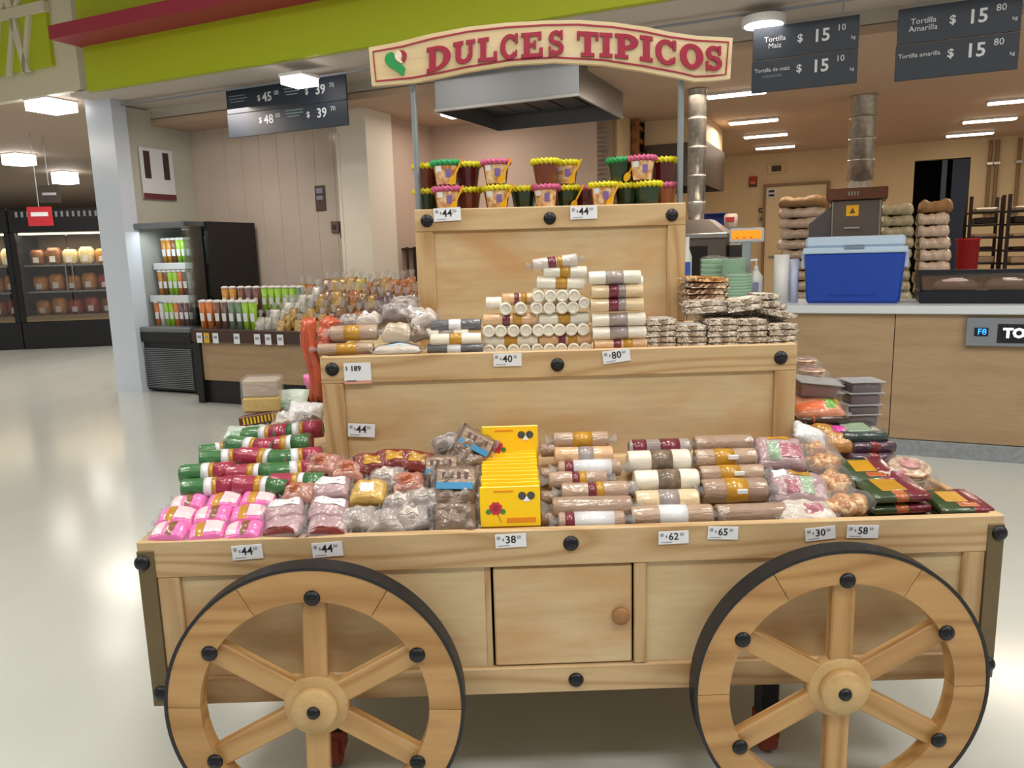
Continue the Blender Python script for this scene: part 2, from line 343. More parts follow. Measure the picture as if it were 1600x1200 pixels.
# bolts
def bolt_mesh(r=.0215, h=.012):
    bm = bmesh.new(); lathe(bm, [(0, -h), (r*.45, -h*.95), (r*.85, -h*.6), (r, -h*.1), (r, 0)], 20, 'y'); box(bm, -r*.45, -h*1.12, -.0015, r*.45, -h*.9, .0015); return mesh(bm, M_black, True)
BOLT = bolt_mesh()
def bolt(x, y, z, par=cart): return part('bolt', BOLT, par, (x, y, z))
for px_, py_, Y in ((667, 345, Y3), (859, 341, Y3), (1050, 336, Y3), (519, 577, Y2), (871, 570, Y2), (1220, 559, Y2), (892, 849, 0), (900, 1062, 0), (222, 880, -.004), (252, 1083, -.004), (1562, 833, -.004), (1543, 1038, -.004)):
    p = aty(px_, py_, Y); bolt(p.x, Y, p.z)
# wheels
RW = .396
def wheel(name, x, label, rz):
    ro, ri = .387, .302
    def ringb(bm, ro, ri, y0, y1, n):
        vs = [[bm.verts.new((r*cos(2*pi*i/n), y, r*sin(2*pi*i/n))) for i in range(n)] for r, y in ((ro, y0), (ri, y0), (ri, y1), (ro, y1))]
        for k in range(4):
            for i in range(n): bm.faces.new((vs[k][i], vs[(k+1) % 4][i], vs[(k+1) % 4][(i+1) % n], vs[k][(i+1) % n]))
    bm = bmesh.new(); ringb(bm, RW, .3875, -.077, -.018, 96); wl = obj(name, bm, M_tire, cart, loc=(x, -.035, RW), rot=(0, rz, 0))
    for k in range(6):          # felloes: six sawn rim segments
        bm = bmesh.new(); a0 = radians(60*k+.15); a1 = radians(60*k+59.85); m = 12; V = []
        for i in range(m+1):
            a = a0+(a1-a0)*i/m; V.append([bm.verts.new((r*cos(a), y, r*sin(a))) for r, y in ((ro, -.075), (ri, -.075), (ri, -.028), (ro, -.028))])
        for i in range(m):
            for j in range(4): bm.faces.new((V[i][j], V[i][(j+1) % 4], V[i+1][(j+1) % 4], V[i+1][j]))
        bm.faces.new(V[0]); bm.faces.new(V[-1][::-1])
        obj('rim_segment', bm, M_wheel, wl)
    for k in range(6):
        a = radians(30+60*k); bm = bmesh.new(); box(bm, .055, -.062, -.031, .305, -.030, .031, .004)
        obj('spoke', bm, M_spoke, wl, rot=(0, -a, 0))
        part('bolt', BOLT, wl, (.312*cos(a), -.075, .312*sin(a)))
    bm = bmesh.new(); lathe(bm, [(0, -.066), (.082, -.066), (.086, -.060), (.086, -.03), (0, -.03)], 40, 'y'); hb = obj('hub', bm, M_hub, wl, True)
    bm = bmesh.new(); lathe(bm, [(0, -.094), (.056, -.094), (.060, -.088), (.060, -.062), (0, -.062)], 36, 'y'); obj('hub_cap', bm, M_hub, wl, True)
    part('bolt', bolt_mesh(.018), wl, (0, -.094, 0))
    bm = bmesh.new(); tube(bm, (0, -.03, 0), (0, .05, 0), .022, seg=16); obj('axle', bm, M_black, wl)
    return wl
wheel('wheel', -.702, '', radians(2.5))
wheel('wheel', .702, '', 0)
# castors under the body
M_red = mat('castor_red', (150, 62, 40), .5)
for i, (x, y) in enumerate(((-.74, .22), (.62, .22), (-.74, 1.42), (.62, 1.42))):
    k = obj('castor_post', B(x-.03, y-.03, .12, x+.03, y+.03, ZB+.02, .004), M_black, cart)
    bm = bmesh.new(); tube(bm, (x-.02, y, .06), (x+.02, y, .06), .058, seg=20); obj('castor_wheel', bm, M_red, k)
    obj('castor_fork', B(x-.034, y-.035, .05, x+.034, y+.035, .125, .004), M_red, k)
# sign and poles
YS = .76
for x0 in (655, 1060):
    a = aty(x0, 324, .82); b = aty(x0+1, 128, .82)
    bm = bmesh.new(); tube(bm, (a.x, .80, Z3-.45), (a.x, .80, b.z+.06), .0105, seg=12); obj('sign_pole', bm, M_alu, cart)
def zc(pts): return [(p.x, p.z) for p in (aty(a, b, YS) for a, b in pts)]
top = [(576, 74), (620, 66), (672, 53), (730, 42), (790, 35.5), (850, 32), (905, 31), (960, 35), (1010, 42), (1047, 50), (1090, 56), (1145, 59)]
bot = [(1141, 123), (1112, 126), (1085, 127), (1059, 121), (1000, 110), (940, 101), (867, 97), (800, 101), (730, 112), (690, 121), (646, 129), (581, 134)]
M_signw = wood('sign_face_wood', (232, 212, 172), (222, 198, 152), 0, ring=6)
bm = bmesh.new(); prism(bm, zc(top+bot), YS, YS+.022); sign = obj('sign_board', bm, M_signw, cart)
M_crim = mat('crimson_paint', (156, 34, 62), .45); M_chig = mat('chili_green', (36, 146, 76), .45)
ins = [(582, 80), (626, 72), (676, 59), (732, 48), (790, 41.5), (850, 38), (903, 37), (958, 41), (1006, 48), (1044, 56), (1088, 62), (1139, 65), (1135, 117), (1112, 120), (1086, 121), (1061, 115), (1002, 104), (941, 95), (867, 91), (799, 95), (729, 106), (688, 115), (644, 123), (587, 128)]
P = [Vector((x, 0, z)) for x, z in zc(ins)]; bm = bmesh.new(); n = len(P); ce = sum(P, Vector())/n; IN = []
for i in range(n):
    t = (P[(i+1) % n]-P[i-1]).normalized(); nn = Vector((t.z, 0, -t.x)); nn = nn if nn.dot(ce-P[i]) > 0 or abs(nn.dot(Vector((0, 0, ce.z-P[i].z)))) > 0 and nn.z*(ce.z-P[i].z) > 0 else -nn
    IN.append(P[i]+nn*.0055)
A = [bm.verts.new((p.x, YS-.002, p.z)) for p in P]; Bv = [bm.verts.new((p.x, YS-.002, p.z)) for p in IN]
for i in range(n): bm.faces.new((A[i], A[(i+1) % n], Bv[(i+1) % n], Bv[i]))
r = bmesh.ops.extrude_face_region(bm, geom=bm.faces[:])
for v in r['geom']:
    if isinstance(v, bmesh.types.BMVert): v.co.y += .0025
obj('border_line', bm, M_crim, sign)
def ringpoly(cx, cy, rx, ry, ix, iy, a0, a1, n=14):
    o = [(cx+rx*cos(radians(a0+(a1-a0)*i/n)), cy+ry*sin(radians(a0+(a1-a0)*i/n))) for i in range(n+1)]
    q = [(cx+ix*cos(radians(a0+(a1-a0)*i/n)), cy+iy*sin(radians(a0+(a1-a0)*i/n))) for i in range(n+1)]
    return [(o[i], o[i+1], q[i+1], q[i]) for i in range(n)]
def rc(x0, y0, x1, y1, n=1): return [((x0, y0), (x1, y0), (x1, y1), (x0, y1))]
T = .15
GL = {
 'D': rc(.1, 0, .38, 1)+rc(0, 0, .4, T)+rc(0, 1-T, .4, 1)+ringpoly(.38, .5, .62, .5, .32, .35, -90, 90),
 'U': rc(.1, .36, .36, 1)+rc(.7, .36, .88, 1)+rc(0, 1-T, .46, 1)+rc(.58, 1-T, 1, 1)+ringpoly(.49, .37, .39, .37, .16, .19, 180, 360),
 'L': rc(.12, 0, .42, 1)+rc(0, 1-T, .56, 1)+rc(0, 0, .98, T)+rc(.8, 0, .98, .38),
 'C': ringpoly(.52, .5, .52, .5, .24, .34, 38, 322, 22)+rc(.8, .62, .96, 1)+rc(.82, .12, .92, .34),
 'E': rc(.12, 0, .4, 1)+rc(0, 1-T, .92, 1)+rc(.76, .68, .92, 1)+rc(.4, .43, .66, .57)+rc(.56, .34, .68, .66)+rc(0, 0, .98, T)+rc(.82, 0, .98, .36),
 'S': ringpoly(.5, .71, .44, .29, .16, .13, 25, 270, 16)+ringpoly(.5, .29, .46, .29, .18, .13, -155, 90, 16)+rc(.76, .64, .9, 1)+rc(.06, 0, .2, .36),
 'T': rc(.36, 0, .66, 1)+rc(.02, 1-T, 1, 1)+rc(.02, .66, .16, 1)+rc(.86, .66, 1, 1)+rc(.2, 0, .82, T),
 'I': rc(.25, 0, .77, 1)+rc(0, 0, 1, T)+rc(0, 1-T, 1, 1),
 'P': rc(.12, 0, .42, 1)+rc(0, 0, .56, T)+rc(0, 1-T, .45, 1)+ringpoly(.42, .68, .56, .32, .24, .16, -90, 90),
 'O': ringpoly(.5, .5, .5, .5, .21, .33, 0, 360, 26)}
LB = [('D', 285, 385, 240, 138), ('U', 395, 487, 212, 117), ('L', 498, 580, 203, 103), ('C', 590, 668, 195, 90), ('E', 678, 770, 187, 83), ('S', 788, 858, 178, 74),
      ('T', 908, 1000, 184, 80), ('I', 1004, 1058, 186, 85), ('P', 1068, 1168, 193, 90), ('I', 1172, 1226, 202, 97), ('C', 1236, 1326, 218, 113), ('O', 1338, 1436, 236, 131), ('S', 1442, 1516, 243, 139)]
def interp(x, xs, ys):
    for i in range(len(xs)-1):
        if x <= xs[i+1]: break
    f = (x-xs[i])/(xs[i+1]-xs[i]); return ys[i]+f*(ys[i+1]-ys[i])
cxs = [(a+b)/2 for _, a, b, _, _ in LB]; cys = [c for *_, c, _ in LB]; hs = [c-d for *_, c, d in LB]
for g, x0, x1, yb, yt in LB:
    bm = bmesh.new(); li = 0
    for poly in GL[g]:
        vs = []
        # subdivide long edges so that letters follow the arch
        pts = []
        for i in range(4):
            a, b = poly[i], poly[(i+1) % 4]; kk = 4 if abs(a[0]-b[0]) > .3 else 1
            for j in range(kk): pts.append((a[0]+(b[0]-a[0])*j/kk, a[1]+(b[1]-a[1])*j/kk))
        for uu, vv in pts:
            X = x0+(x1-x0)*uu; base = interp(X, cxs, cys); hh = interp(X, cxs, hs)
            p = aty(560+X/2.6667, 20+(base-hh*vv)/2.6667, YS); vs.append((p.x, p.z))
        li += 1; prism(bm, vs, YS-.006-.00012*li, YS)
    obj('letter', bm, M_crim, sign)
def blob(name, pts, m, par, y0, y1, sc=2.6667, ox=560, oy=20, Y=YS):
    bm = bmesh.new(); q = [aty(ox+a/sc, oy+b/sc, Y) for a, b in pts]; prism(bm, [(p.x, p.z) for p in q], y0, y1); return obj(name, bm, m, par)
em = blob('emblem', [(110, 190), (118, 172), (140, 164), (152, 172), (150, 190), (160, 206), (184, 218), (196, 232), (190, 262), (176, 258), (160, 244), (130, 226), (114, 208)], M_chig, sign, YS-.004, YS)
blob('emblem_petal', [(152, 172), (162, 160), (178, 162), (182, 180), (176, 196), (190, 204), (180, 212), (160, 200), (152, 188)], mat('petal_white', (230, 214, 190), .5), sign, YS-.005, YS)
blob('emblem_crescent', [(172, 158), (190, 158), (202, 172), (200, 192), (190, 208), (180, 202), (186, 190), (184, 172)], M_crim, sign, YS-.005, YS)

# ================================================================== CANDY KINDS
# a kind is a list of (part name, mesh, is_sub_of_first); inst() makes a thing of it, every part an object of its own
KINDS = {}
def inst(kind, name, label, cat, loc, rot=(0, 0, 0), sc=(1, 1, 1), group=None):
    r = thing(name, label, cat, loc, rot, group); r.scale = sc
    for pn, me in KINDS[kind]:
        o = bpy.data.objects.new(pn, me); C.objects.link(o); o.parent = r
    return r
def wrapm(name, rgb, rough=.35, bump=.5, bscale=45, var=.12, coat=.9): return mat('wrap_'+name, rgb, rough, 0, coat, bump, bscale, var, 25, stretch=(.35, 1, 1))
W_white = wrapm('white', (232, 226, 212), bump=.25); W_cream = wrapm('cream', (224, 200, 162), bump=.3); W_tan = wrapm('tan', (176, 150, 130)); W_tan2 = wrapm('tan_brown', (160, 134, 116))
W_orange = wrapm('pale_orange', (216, 176, 134), bump=.3); W_grey = wrapm('dark_grey', (96, 96, 104)); W_green = wrapm('green', (54, 112, 62), bump=.3); W_red = wrapm('red', (160, 42, 74), bump=.3)
W_pink = wrapm('pink', (238, 120, 190), bump=.35); W_pinkw = wrapm('pink_white', (240, 206, 214), bump=.3); W_gold = wrapm('gold_label', (188, 138, 30), bump=.15); W_maroon = wrapm('maroon_label', (112, 26, 50), bump=.15)
W_lab = wrapm('white_label', (226, 228, 234), bump=.1); W_glab = wrapm('grey_label', (158, 146, 144), bump=.2, var=.3); W_blue = mat('blue_band', (60, 140, 190), .45); W_mauve = wrapm('mauve', (178, 150, 156)); W_brown = wrapm('brown_bag', (124, 104, 90))
W_choc = wrapm('chocolate', (62, 34, 30)); W_greybag = wrapm('grey_bag', (158, 148, 146)); W_dgreen = wrapm('dark_green', (44, 66, 36), bump=.2); W_clear = wrapm('pearl_bag', (206, 196, 188)); W_rust = wrapm('rust', (176, 92, 50)); W_yel = wrapm('yellow', (226, 190, 60))
W_sage = wrapm('sage', (150, 176, 150)); W_dred = wrapm('dark_red', (122, 40, 34)); W_purple = wrapm('purple', (128, 104, 150))
def kroll(key, body, bands, L=.17, r=.0215, cap=True, frill=False, endm=None):
    bm = bmesh.new(); h = L/2
    lathe(bm, [(r*.30, -h+.002), (r*.62, -h+.0035), (r*.72, -h), (r*.92, -h+.001), (r, -h+.006), (r*1.01, -h*.5), (r*.985, 0), (r*1.01, h*.5), (r, h-.006), (r*.92, h-.001), (r*.72, h), (r*.62, h-.0035), (r*.30, h-.002)], 18, 'x', (0, 0, r))
    for v in bm.verts: v.co.z = max(.0, v.co.z); v.co += Vector((0, 0, 1))*.0012*noise.noise(v.co*60)
    P = [('roll_body', mesh(bm, body, True))]
    for a, b, m in bands:
        bm = bmesh.new(); k = r*1.035; lathe(bm, [(k, -h+L*a), (k, -h+L*b)], 18, 'x', (0, 0, r))
        P.append(('label_band', mesh(bm, m, True)))
    if frill:
        for sg in (-1, 1):
            bm = bmesh.new(); n = 16; A = []
            for q, (rr, xx) in enumerate(((r*.95, h-.006), (r*.55, h+.006), (r*1.0, h+.024))):
                A.append([bm.verts.new((sg*xx, rr*cos(2*pi*i/n)*(1+.25*(i % 2)*(q == 2)), r+rr*sin(2*pi*i/n)*.55*(1+.3*((i+1) % 2)*(q == 2)))) for i in range(n)])
            for a, b in zip(A, A[1:]):
                for i in range(n): bm.faces.new((a[i], a[(i+1) % n], b[(i+1) % n], b[i]))
            P.append(('wrapper_end', mesh(bm, M_film, True)))
    KINDS[key] = P
kroll('w_gold', W_white, [(.38, .62, W_gold)]); kroll('w_grey', W_white, [(.32, .66, W_glab)]); kroll('w_plain', W_white, []); kroll('c_maroon', W_cream, [(.34, .52, W_maroon), (.52, .66, W_glab)])
kroll('c_mix', W_orange, [(.36, .5, W_maroon), (.55, .72, W_gold)]); kroll('clear_top', W_clear, [(.34, .52, W_maroon), (.54, .66, W_gold)], frill=True)
kroll('dark', W_grey, [(.36, .6, W_lab)]); kroll('end', W_white, [], L=.16, r=.0187)
kroll('tan_gold', W_tan, [(.30, .62, W_gold)], r=.026, frill=True); kroll('tan_mlab', W_tan, [(.10, .24, W_maroon), (.24, .84, W_lab)], frill=True); kroll('tan_strip', W_tan, [(.35, .70, W_gold)], frill=True)
kroll('tan_plain', W_tan2, [], r=.027, frill=True); kroll('or_grey', W_orange, [(.40, .66, W_glab)]); kroll('tan_dot', W_tan, [(.40, .52, W_maroon), (.52, .64, W_gold)], frill=True)
kroll('w_olive', W_white, [(.36, .7, mat('olive_label', (128, 110, 92), .4, coat=.6, var=.35, vscale=60))], r=.024); kroll('wo_grey', W_cream, [(.36, .68, W_glab)], r=.025); kroll('tan_wlab', W_tan, [(.34, .68, W_lab)], r=.026, frill=True)
kroll('grey_mar', W_glab, [(.05, .28, W_maroon), (.5, .82, W_maroon)], r=.022); kroll('tan_big', W_tan2, [(.34, .68, W_gold)], r=.031, frill=True)
kroll('tri', W_green, [(.40, .54, W_lab), (.54, .62, W_gold), (.62, .985, W_red)], r=.024); kroll('tri2', W_red, [(.40, .52, W_gold), (.52, .62, W_lab), (.62, .985, W_green)], r=.024)
def kbag(key, body, patches, w=.1, d=.08, h=.035, ns=.18, seed=1, fins=True, nx=14, ny=10):
    bm = bmesh.new(); pillow(bm, w, d, h, ns, seed, nx, ny); P = [('bag_body', mesh(bm, body, True))]
    for (u0, u1, v0, v1, m) in patches:
        bm = bmesh.new(); pillow(bm, w, d, h, ns, seed, 8, 6, u0=u0, u1=u1, v0=v0, v1=v1, top_only=True, off=.0012); P.append(('label', mesh(bm, m, True)))
    if fins:
        rnd = random.Random(seed)
        for sg in (-1, 1):
            bm = bmesh.new(); n = 12; A = []
            for q in range(3):
                A.append([bm.verts.new((sg*(w/2*(.93+.11*q)), -d/2+d*i/n*1.0, h*.3+rnd.uniform(-.5, .5)*h*.28*q+h*.12*q)) for i in range(n+1)])
            for a, b in zip(A, A[1:]):
                for i in range(n): bm.faces.new((a[i], a[i+1], b[i+1], b[i]))
            P.append(('wrapper_fin', mesh(bm, M_film, False)))
    KINDS[key] = P
W_seedA = speckle('seed_grey', (144, 124, 106), (204, 190, 172), (236, 228, 214), 130); W_seedB = speckle('seed_brown', (96, 58, 34), (190, 150, 110), (232, 214, 184), 140); W_seedG = speckle('seed_gold', (150, 84, 30), (214, 150, 60), (240, 214, 160), 110)
W_brit = speckle('brittle', (190, 116, 50), (226, 164, 92), (244, 206, 150), 85, .9)
def kbar(key, m, w=.094, d=.09, h=.0185, seed=3, lab=None):
    bm = bmesh.new(); box(bm, -w/2, -d/2, -.001, w/2, d/2, h+.002); bmesh.ops.subdivide_edges(bm, edges=bm.edges[:], cuts=5, use_grid_fill=True)
    for v in bm.verts:
        nn = noise.noise_vector(v.co*95+Vector((seed, 0, 0))); v.co += Vector((nn.x*.004, nn.y*.004, nn.z*.0022))
        if abs(v.co.z-h/2) > h*.4 and (abs(v.co.x) > w*.45 or abs(v.co.y) > d*.45): v.co.z = h/2+(v.co.z-h/2)*.7
    P = [('seed_slab', mesh(bm, m))]
    for sg in (-1, 1):
        bm = bmesh.new(); n = 8; A = [[bm.verts.new((sg*(w/2-.002+.010*q), -d/2+d*i/n, h*.45+(.003*q*(-1)**i))) for i in range(n+1)] for q in range(2)]
        for i in range(n): bm.faces.new((A[0][i], A[0][i+1], A[1][i+1], A[1][i]))
        P.append(('wrapper_fin', mesh(bm, M_film)))
    if lab: P.append(('label', mesh(B(-w*.36, -d*.4, h+.001, w*.36, d*.4, h+.003), lab)))
    KINDS[key] = P
for i in range(3): kbar('barA%d' % i, W_seedA, seed=i*7+1)
kbar('barL', W_seedA, seed=4, lab=W_lab); kbar('barB', W_seedB, seed=9); kbar('barG', W_seedG, seed=12, lab=W_gold)
LAYR = ['bottom', 'second', 'third', 'fourth', 'fifth', 'sixth', 'seventh', 'eighth']

def place(kind, name, label, cat, x0, x1, y, Y, r=.0215, L0=.17, tilt=0, yaw=0, group=None, scz=1, pitch=0):
    a, b = aty(x0, y, Y), aty(x1, y, Y); c = (a+b)/2; s = (b-a).length/L0
    return inst(kind, name, label, cat, (c.x, c.y, c.z-r*scz), (pitch, radians(-tilt), yaw), (s, scz, scz), group)

# ---- middle shelf: pyramid of white rolls
YF = .445; G1 = 'white milk candy rolls stacked on the middle shelf'
rows = [('bottom', 547, [764, 783, 802, 821, 840, 859, 878, 897, 916]), ('middle', 516.5, [764, 783, 803, 822, 841, 858, 875, 893, 911]), ('fifth', 482, [790, 814, 838, 859, 878, 896]), ('upper', 463.5, [842, 861, 879, 897])]
for nm, y, xs in rows:
    for i, x in enumerate(xs):
        p = aty(x, y-(x-840)*.02, YF); inst('end', 'candy_roll', 'white roll seen end on, %s from left in the %s row of end-on rolls' % (ORD[i], nm), 'candy', (p.x, YF+.08, p.z-.0197), (0, 0, pi/2+random.uniform(-.02, .02)), (1, 1.05, 1.05), G1)
p = aty(913, 474, YF); inst('end', 'candy_roll', 'white roll seen end on, lone one at the right between the two upper rows', 'candy', (p.x, YF+.08, p.z-.0187), (0, 0, pi/2), group=G1)
for k, n_, l_, x0, x1, y, t in (
    ('w_gold', 'candy_roll', 'white roll with gold band lying across the pyramid, lower left one', 756, 840, 533, 0), ('c_mix', 'candy_roll', 'pale roll with gold and maroon bands beside the lower left gold banded roll', 842, 924, 531, 0),
    ('c_mix', 'candy_roll', 'pale roll with maroon print lying in the fourth layer at left', 755, 838, 500, 0), ('w_gold', 'candy_roll', 'white roll with gold band lying in the fourth layer at right', 841, 921, 498.5, 0),
    ('w_gold', 'candy_roll', 'white roll with gold band, lower of two crossing rolls above the end-on rolls', 838, 914, 443, -3), ('w_gold', 'candy_roll', 'white roll with gold band, upper of two crossing rolls above the end-on rolls', 848, 916, 426, -2),
    ('clear_top', 'candy_roll', 'clear wrapped roll with purple and gold bands topmost on the pyramid', 833, 903, 411, 6)):
    place(k, n_, l_, 'candy', x0, x1, y, YF+.03, group=G1, tilt=t, scz=.92, r=.0198*1.0)
p1 = place('w_plain', 'candy_roll', 'short plain white roll at the upper left shoulder of the pyramid', 'candy', 759, 784, 474, YF+.04, scz=.95)
place('c_mix', 'candy_roll', 'cream roll with small print lying behind the left shoulder of the pyramid', 'candy', 784, 838, 467, YF+.09, scz=.9)
for i, (k, x0, x1, y, d) in enumerate((('c_mix', 928, 1010, 539, 'pale orange roll with maroon print at the bottom'), ('w_grey', 925, 1009, 520, 'white roll with grey label, second from bottom'), ('w_grey', 924, 1008, 499, 'white roll with grey maroon label, third from bottom'),
    ('c_maroon', 922, 1005, 476, 'cream roll with maroon label, fourth from bottom'), ('c_maroon', 923, 1004, 455, 'cream roll with maroon label, fifth from bottom'), ('w_grey', 919, 1001, 433.5, 'white roll with grey label topmost'))):
    place(k, 'candy_roll', d+' in the column right of the pyramid', 'candy', x0, x1, y, YF+.01, scz=.97, group='labelled rolls in a column on the middle shelf')
place('w_grey', 'candy_roll', 'white roll half hidden behind the top of the labelled column', 'candy', 930, 1004, 441, YF+.07, scz=.95)
# left part of the middle shelf
place('tan_strip', 'candy_roll', 'brownish roll with gold label at the left end of the middle shelf, lower', 'candy', 497, 584, 545, YF, scz=.85)
place('tan_gold', 'candy_roll', 'tan roll with gold label above the lowest roll at the left end of the shelf', 'candy', 517, 591, 520, YF+.02, r=.026, scz=.95)
kbag('pale_blue', W_clear, [(-.4, .5, -.6, .6, mat('light_blue_label', (190, 214, 234), .4))], .17, .07, .042, .1, 4); kbag('block', wrapm('beige_block', (198, 182, 160)), [], .1, .07, .06, .12, 6); kbag('brn', W_brown, [(-.3, .4, -.5, .4, W_lab)], .1, .08, .045, .3, 8)
kbag('pearl', W_clear, [(-.4, .3, -.3, .5, W_lab)], .1, .07, .05, .3, 11); kbag('pearl2', W_greybag, [], .1, .07, .05, .3, 14)
def bag(kind, name, label, x, y, Y, rot=(0, 0, 0), s=1, cat='candy', group=None, z0=.018):
    p = aty(x, y, Y); s3 = s if isinstance(s, tuple) else (s, s, s)
    return inst(kind, name, label, cat, (p.x, p.y, p.z-z0*s3[2]), rot, s3, group)
bag('pale_blue', 'candy_bag', 'clear pack with pale blue label lying left of the dark grey rolls', 622, 546, YF, s=(.9, 1, .8))
bag('block', 'candy_block', 'beige wrapped block above the pale blue labelled pack', 621, 519, YF+.02, s=(1, 1, 1), z0=.03)
bag('brn', 'candy_bag', 'brown pointed bag beside the beige block, left of the dark rolls', 659, 522, YF+.02, (0, radians(-20), 0), (.55, 1, 1))
bag('pearl', 'candy_bag', 'pearl coloured bag with white label tilted on the left heap of the shelf', 665, 500, YF+.06, (.3, radians(-18), 0), .9)
bag('pearl', 'candy_bag', 'clear bag with white label above the gold labelled tan roll', 576, 500, YF+.06, (.3, 0, 0), .75)
bag('pearl2', 'candy_bag', 'greyish bag behind the white labelled bag at left', 545, 503, YF+.08, (.3, .1, 0), .7)
bag('pearl2', 'candy_bag', 'greyish crumpled bag standing at the back left of the shelf', 620, 487, YF+.13, (.9, 0, 0), 1.0)
bag('pearl', 'candy_bag', 'crumpled bag with white label standing next to the stile at the back', 645, 490, YF+.14, (.9, .2, 0), .9)
bag('pearl2', 'candy_bag', 'small grey bag at the very back above the left heap', 632, 474, YF+.20, (.9, 0, .2), .9)
for k, x0, x1, y, d in (('dark', 668, 755, 545, 'dark grey roll with label at the bottom'), ('w_grey', 664, 733, 521, 'white roll with grey label, left of two'), ('w_gold', 672, 752, 530, 'white roll with gold label, front of two'), ('dark', 673, 752, 508, 'dark grey roll with white label on top')):
    place(k, 'candy_roll', d+' in the pile left of the white pyramid', 'candy', x0, x1, y, YF+(.0 if 'front' in d or 'bottom' in d else .035), scz=.88)
# seed bars
G2 = 'seed and nut bars piled on the middle shelf'; cnt = 0
piles = [('first', 1034, 540, 5, .445), ('second', 1081, 540, 4, .445), ('third', 1129, 540, 5, .445), ('fourth', 1176, 540, 5, .445), ('fifth', 1223, 538, 4, .445), ('rear left', 1118, 533, 7, .55), ('rear middle', 1163, 533, 8, .55), ('rear right', 1205, 533, 7, .55)]
for nm, x, y, n, Y in piles:
    p = aty(x, y, Y)
    for k in range(n):
        topk = k == n-1 and nm in ('first', 'second')
        inst('barL' if topk else 'barA%d' % ((cnt) % 3), 'seed_bar', 'grey seed bar, %s layer of the %s pile%s on the shelf' % (LAYR[k], nm, '' if 'rear' in nm else ' from left')+(', white label' if topk else ''), 'candy bar',
             (p.x+random.uniform(-.003, .003), Y+.045, p.z-.010+k*.0188), (0, random.uniform(-.02, .02), random.uniform(-.06, .06)), group=G2); cnt += 1
for k, (x, y, ti, L, Y, d) in enumerate(((1108, 485, 3, 1.35, .48, 'lower slab of the upper left tilted pair'), (1104, 475, 2, 1.3, .49, 'upper slab of the upper left tilted pair'), (1166, 482, 6, 1.15, .47, 'lower slab of the middle tilted pair'), (1165, 472, 8, 1.15, .475, 'upper slab of the middle tilted pair'),
    (1202, 476, 0, .8, .52, 'lower small slab behind the middle tilted pair'), (1200, 464, -3, .75, .53, 'upper small slab behind the middle tilted pair'), (1219, 492, -12, 1.1, .47, 'slab sliding down at the right end of the heap'))):
    p = aty(x, y, Y); inst('barA%d' % (k % 3), 'seed_bar', 'seed bar, '+d, 'candy bar', (p.x, Y+.045, p.z-.009), (0, radians(-ti), radians(k*4-10)), (L, 1, 1), G2)
for k, (x, y, d, kd) in enumerate(((1106, 465, 'dark brown seed bar, lower one right behind the upper tier', 'barB'), (1103, 456, 'dark brown seed bar, second one right behind the upper tier', 'barB'), (1106, 447, 'seed bar under the golden one beside the upper tier', 'barB'), (1104, 437, 'golden seed bar with gold label topmost beside the upper tier', 'barG'))):
    p = aty(x, y, .60); inst(kd, 'seed_bar', d, 'candy bar', (p.x, .64, p.z-.009), (0, .02*k, .1*k), (1.45, 1, .95), G2)
# orange bag hanging over the left edge of the middle tier
bm = bmesh.new(); pillow(bm, .30, .10, .025, .35, 21, 16, 8)
for v in bm.verts: v.co.y += .02*sin(v.co.x*22)
KINDS['orange'] = [('bag_body', mesh(bm, wrapm('orange_bag', (196, 84, 46), bump=.8), True))]
p = aty(494, 562, .47); inst('orange', 'hanging_bag', 'long orange plastic bag hanging over the left edge of the middle tier', 'bag', (p.x-.01, .47, p.z), (pi/2, pi/2, 0), (.9, .5, 1))
p = aty(512, 515, .50); inst('orange', 'candy_bag', 'crumpled orange bag lying at the left end of the middle shelf', 'bag', (p.x, .52, p.z-.02), (.5, -1.0, .3), (.4, .8, 1.2))

# ---- front tray, right half
def yof(y): return .05+(818-y)/(818-688)*.28
G3 = 'rolls in the middle column of the front tray'
for k, x0, x1, y, r, sc, d in (('tan_mlab', 872, 975, 814, .0215, 1, 'tan roll with white label and maroon end at the rim'), ('tan_plain', 862, 986, 793, .027, 1, 'wide plain brown roll above the rim roll'), ('tan_dot', 877, 980, 768, .0215, 1.05, 'clear tan roll with faded label above the wide brown roll'),
    ('tan_dot', 857, 948, 750, .0215, 1, 'tan roll with maroon and gold dot label at mid height'), ('tan_mlab', 872, 970, 732, .0215, 1, 'tan roll with white label and maroon end, mid height'), ('or_grey', 866, 957, 712, .0215, 1.05, 'pale orange roll with grey label near the top'), ('tan_strip', 864, 950, 688, .0215, 1, 'tan roll with gold label topmost')):
    place(k, 'candy_roll', d+', right of the yellow boxes', 'candy', x0, x1, y, yof(y), r=r, scz=sc*1.22, group=G3, tilt=random.uniform(-1, 1))
for y, d in ((812, 'lowest'), (780, 'second from below'), (744, 'third from below'), (705, 'topmost')):
    place('tan_plain', 'candy_roll', 'brown roll end beside the yellow boxes, '+d, 'candy', 845, 872, y, yof(y)+.03, r=.027*.8, scz=.8, L0=.17)
for k, x0, x1, y, r, sc, d in (('tan_wlab', 985, 1112, 806, .026, .95, 'clear tan roll with white label at the tray rim'), ('wo_grey', 992, 1090, 782, .025, 1, 'cream roll with grey label above the clear one'), ('w_olive', 990, 1090, 751, .024, 1.1, 'white roll with olive label in the middle'),
    ('w_olive', 980, 1077, 720, .024, 1.1, 'white roll with olive label second from top'), ('grey_mar', 982, 1077, 700, .022, 1, 'grey roll with maroon print topmost')):
    place(k, 'candy_roll', d+' of the white roll column', 'candy', x0, x1, y, yof(y), r=r, scz=sc*1.26, group='white rolls in the front tray')
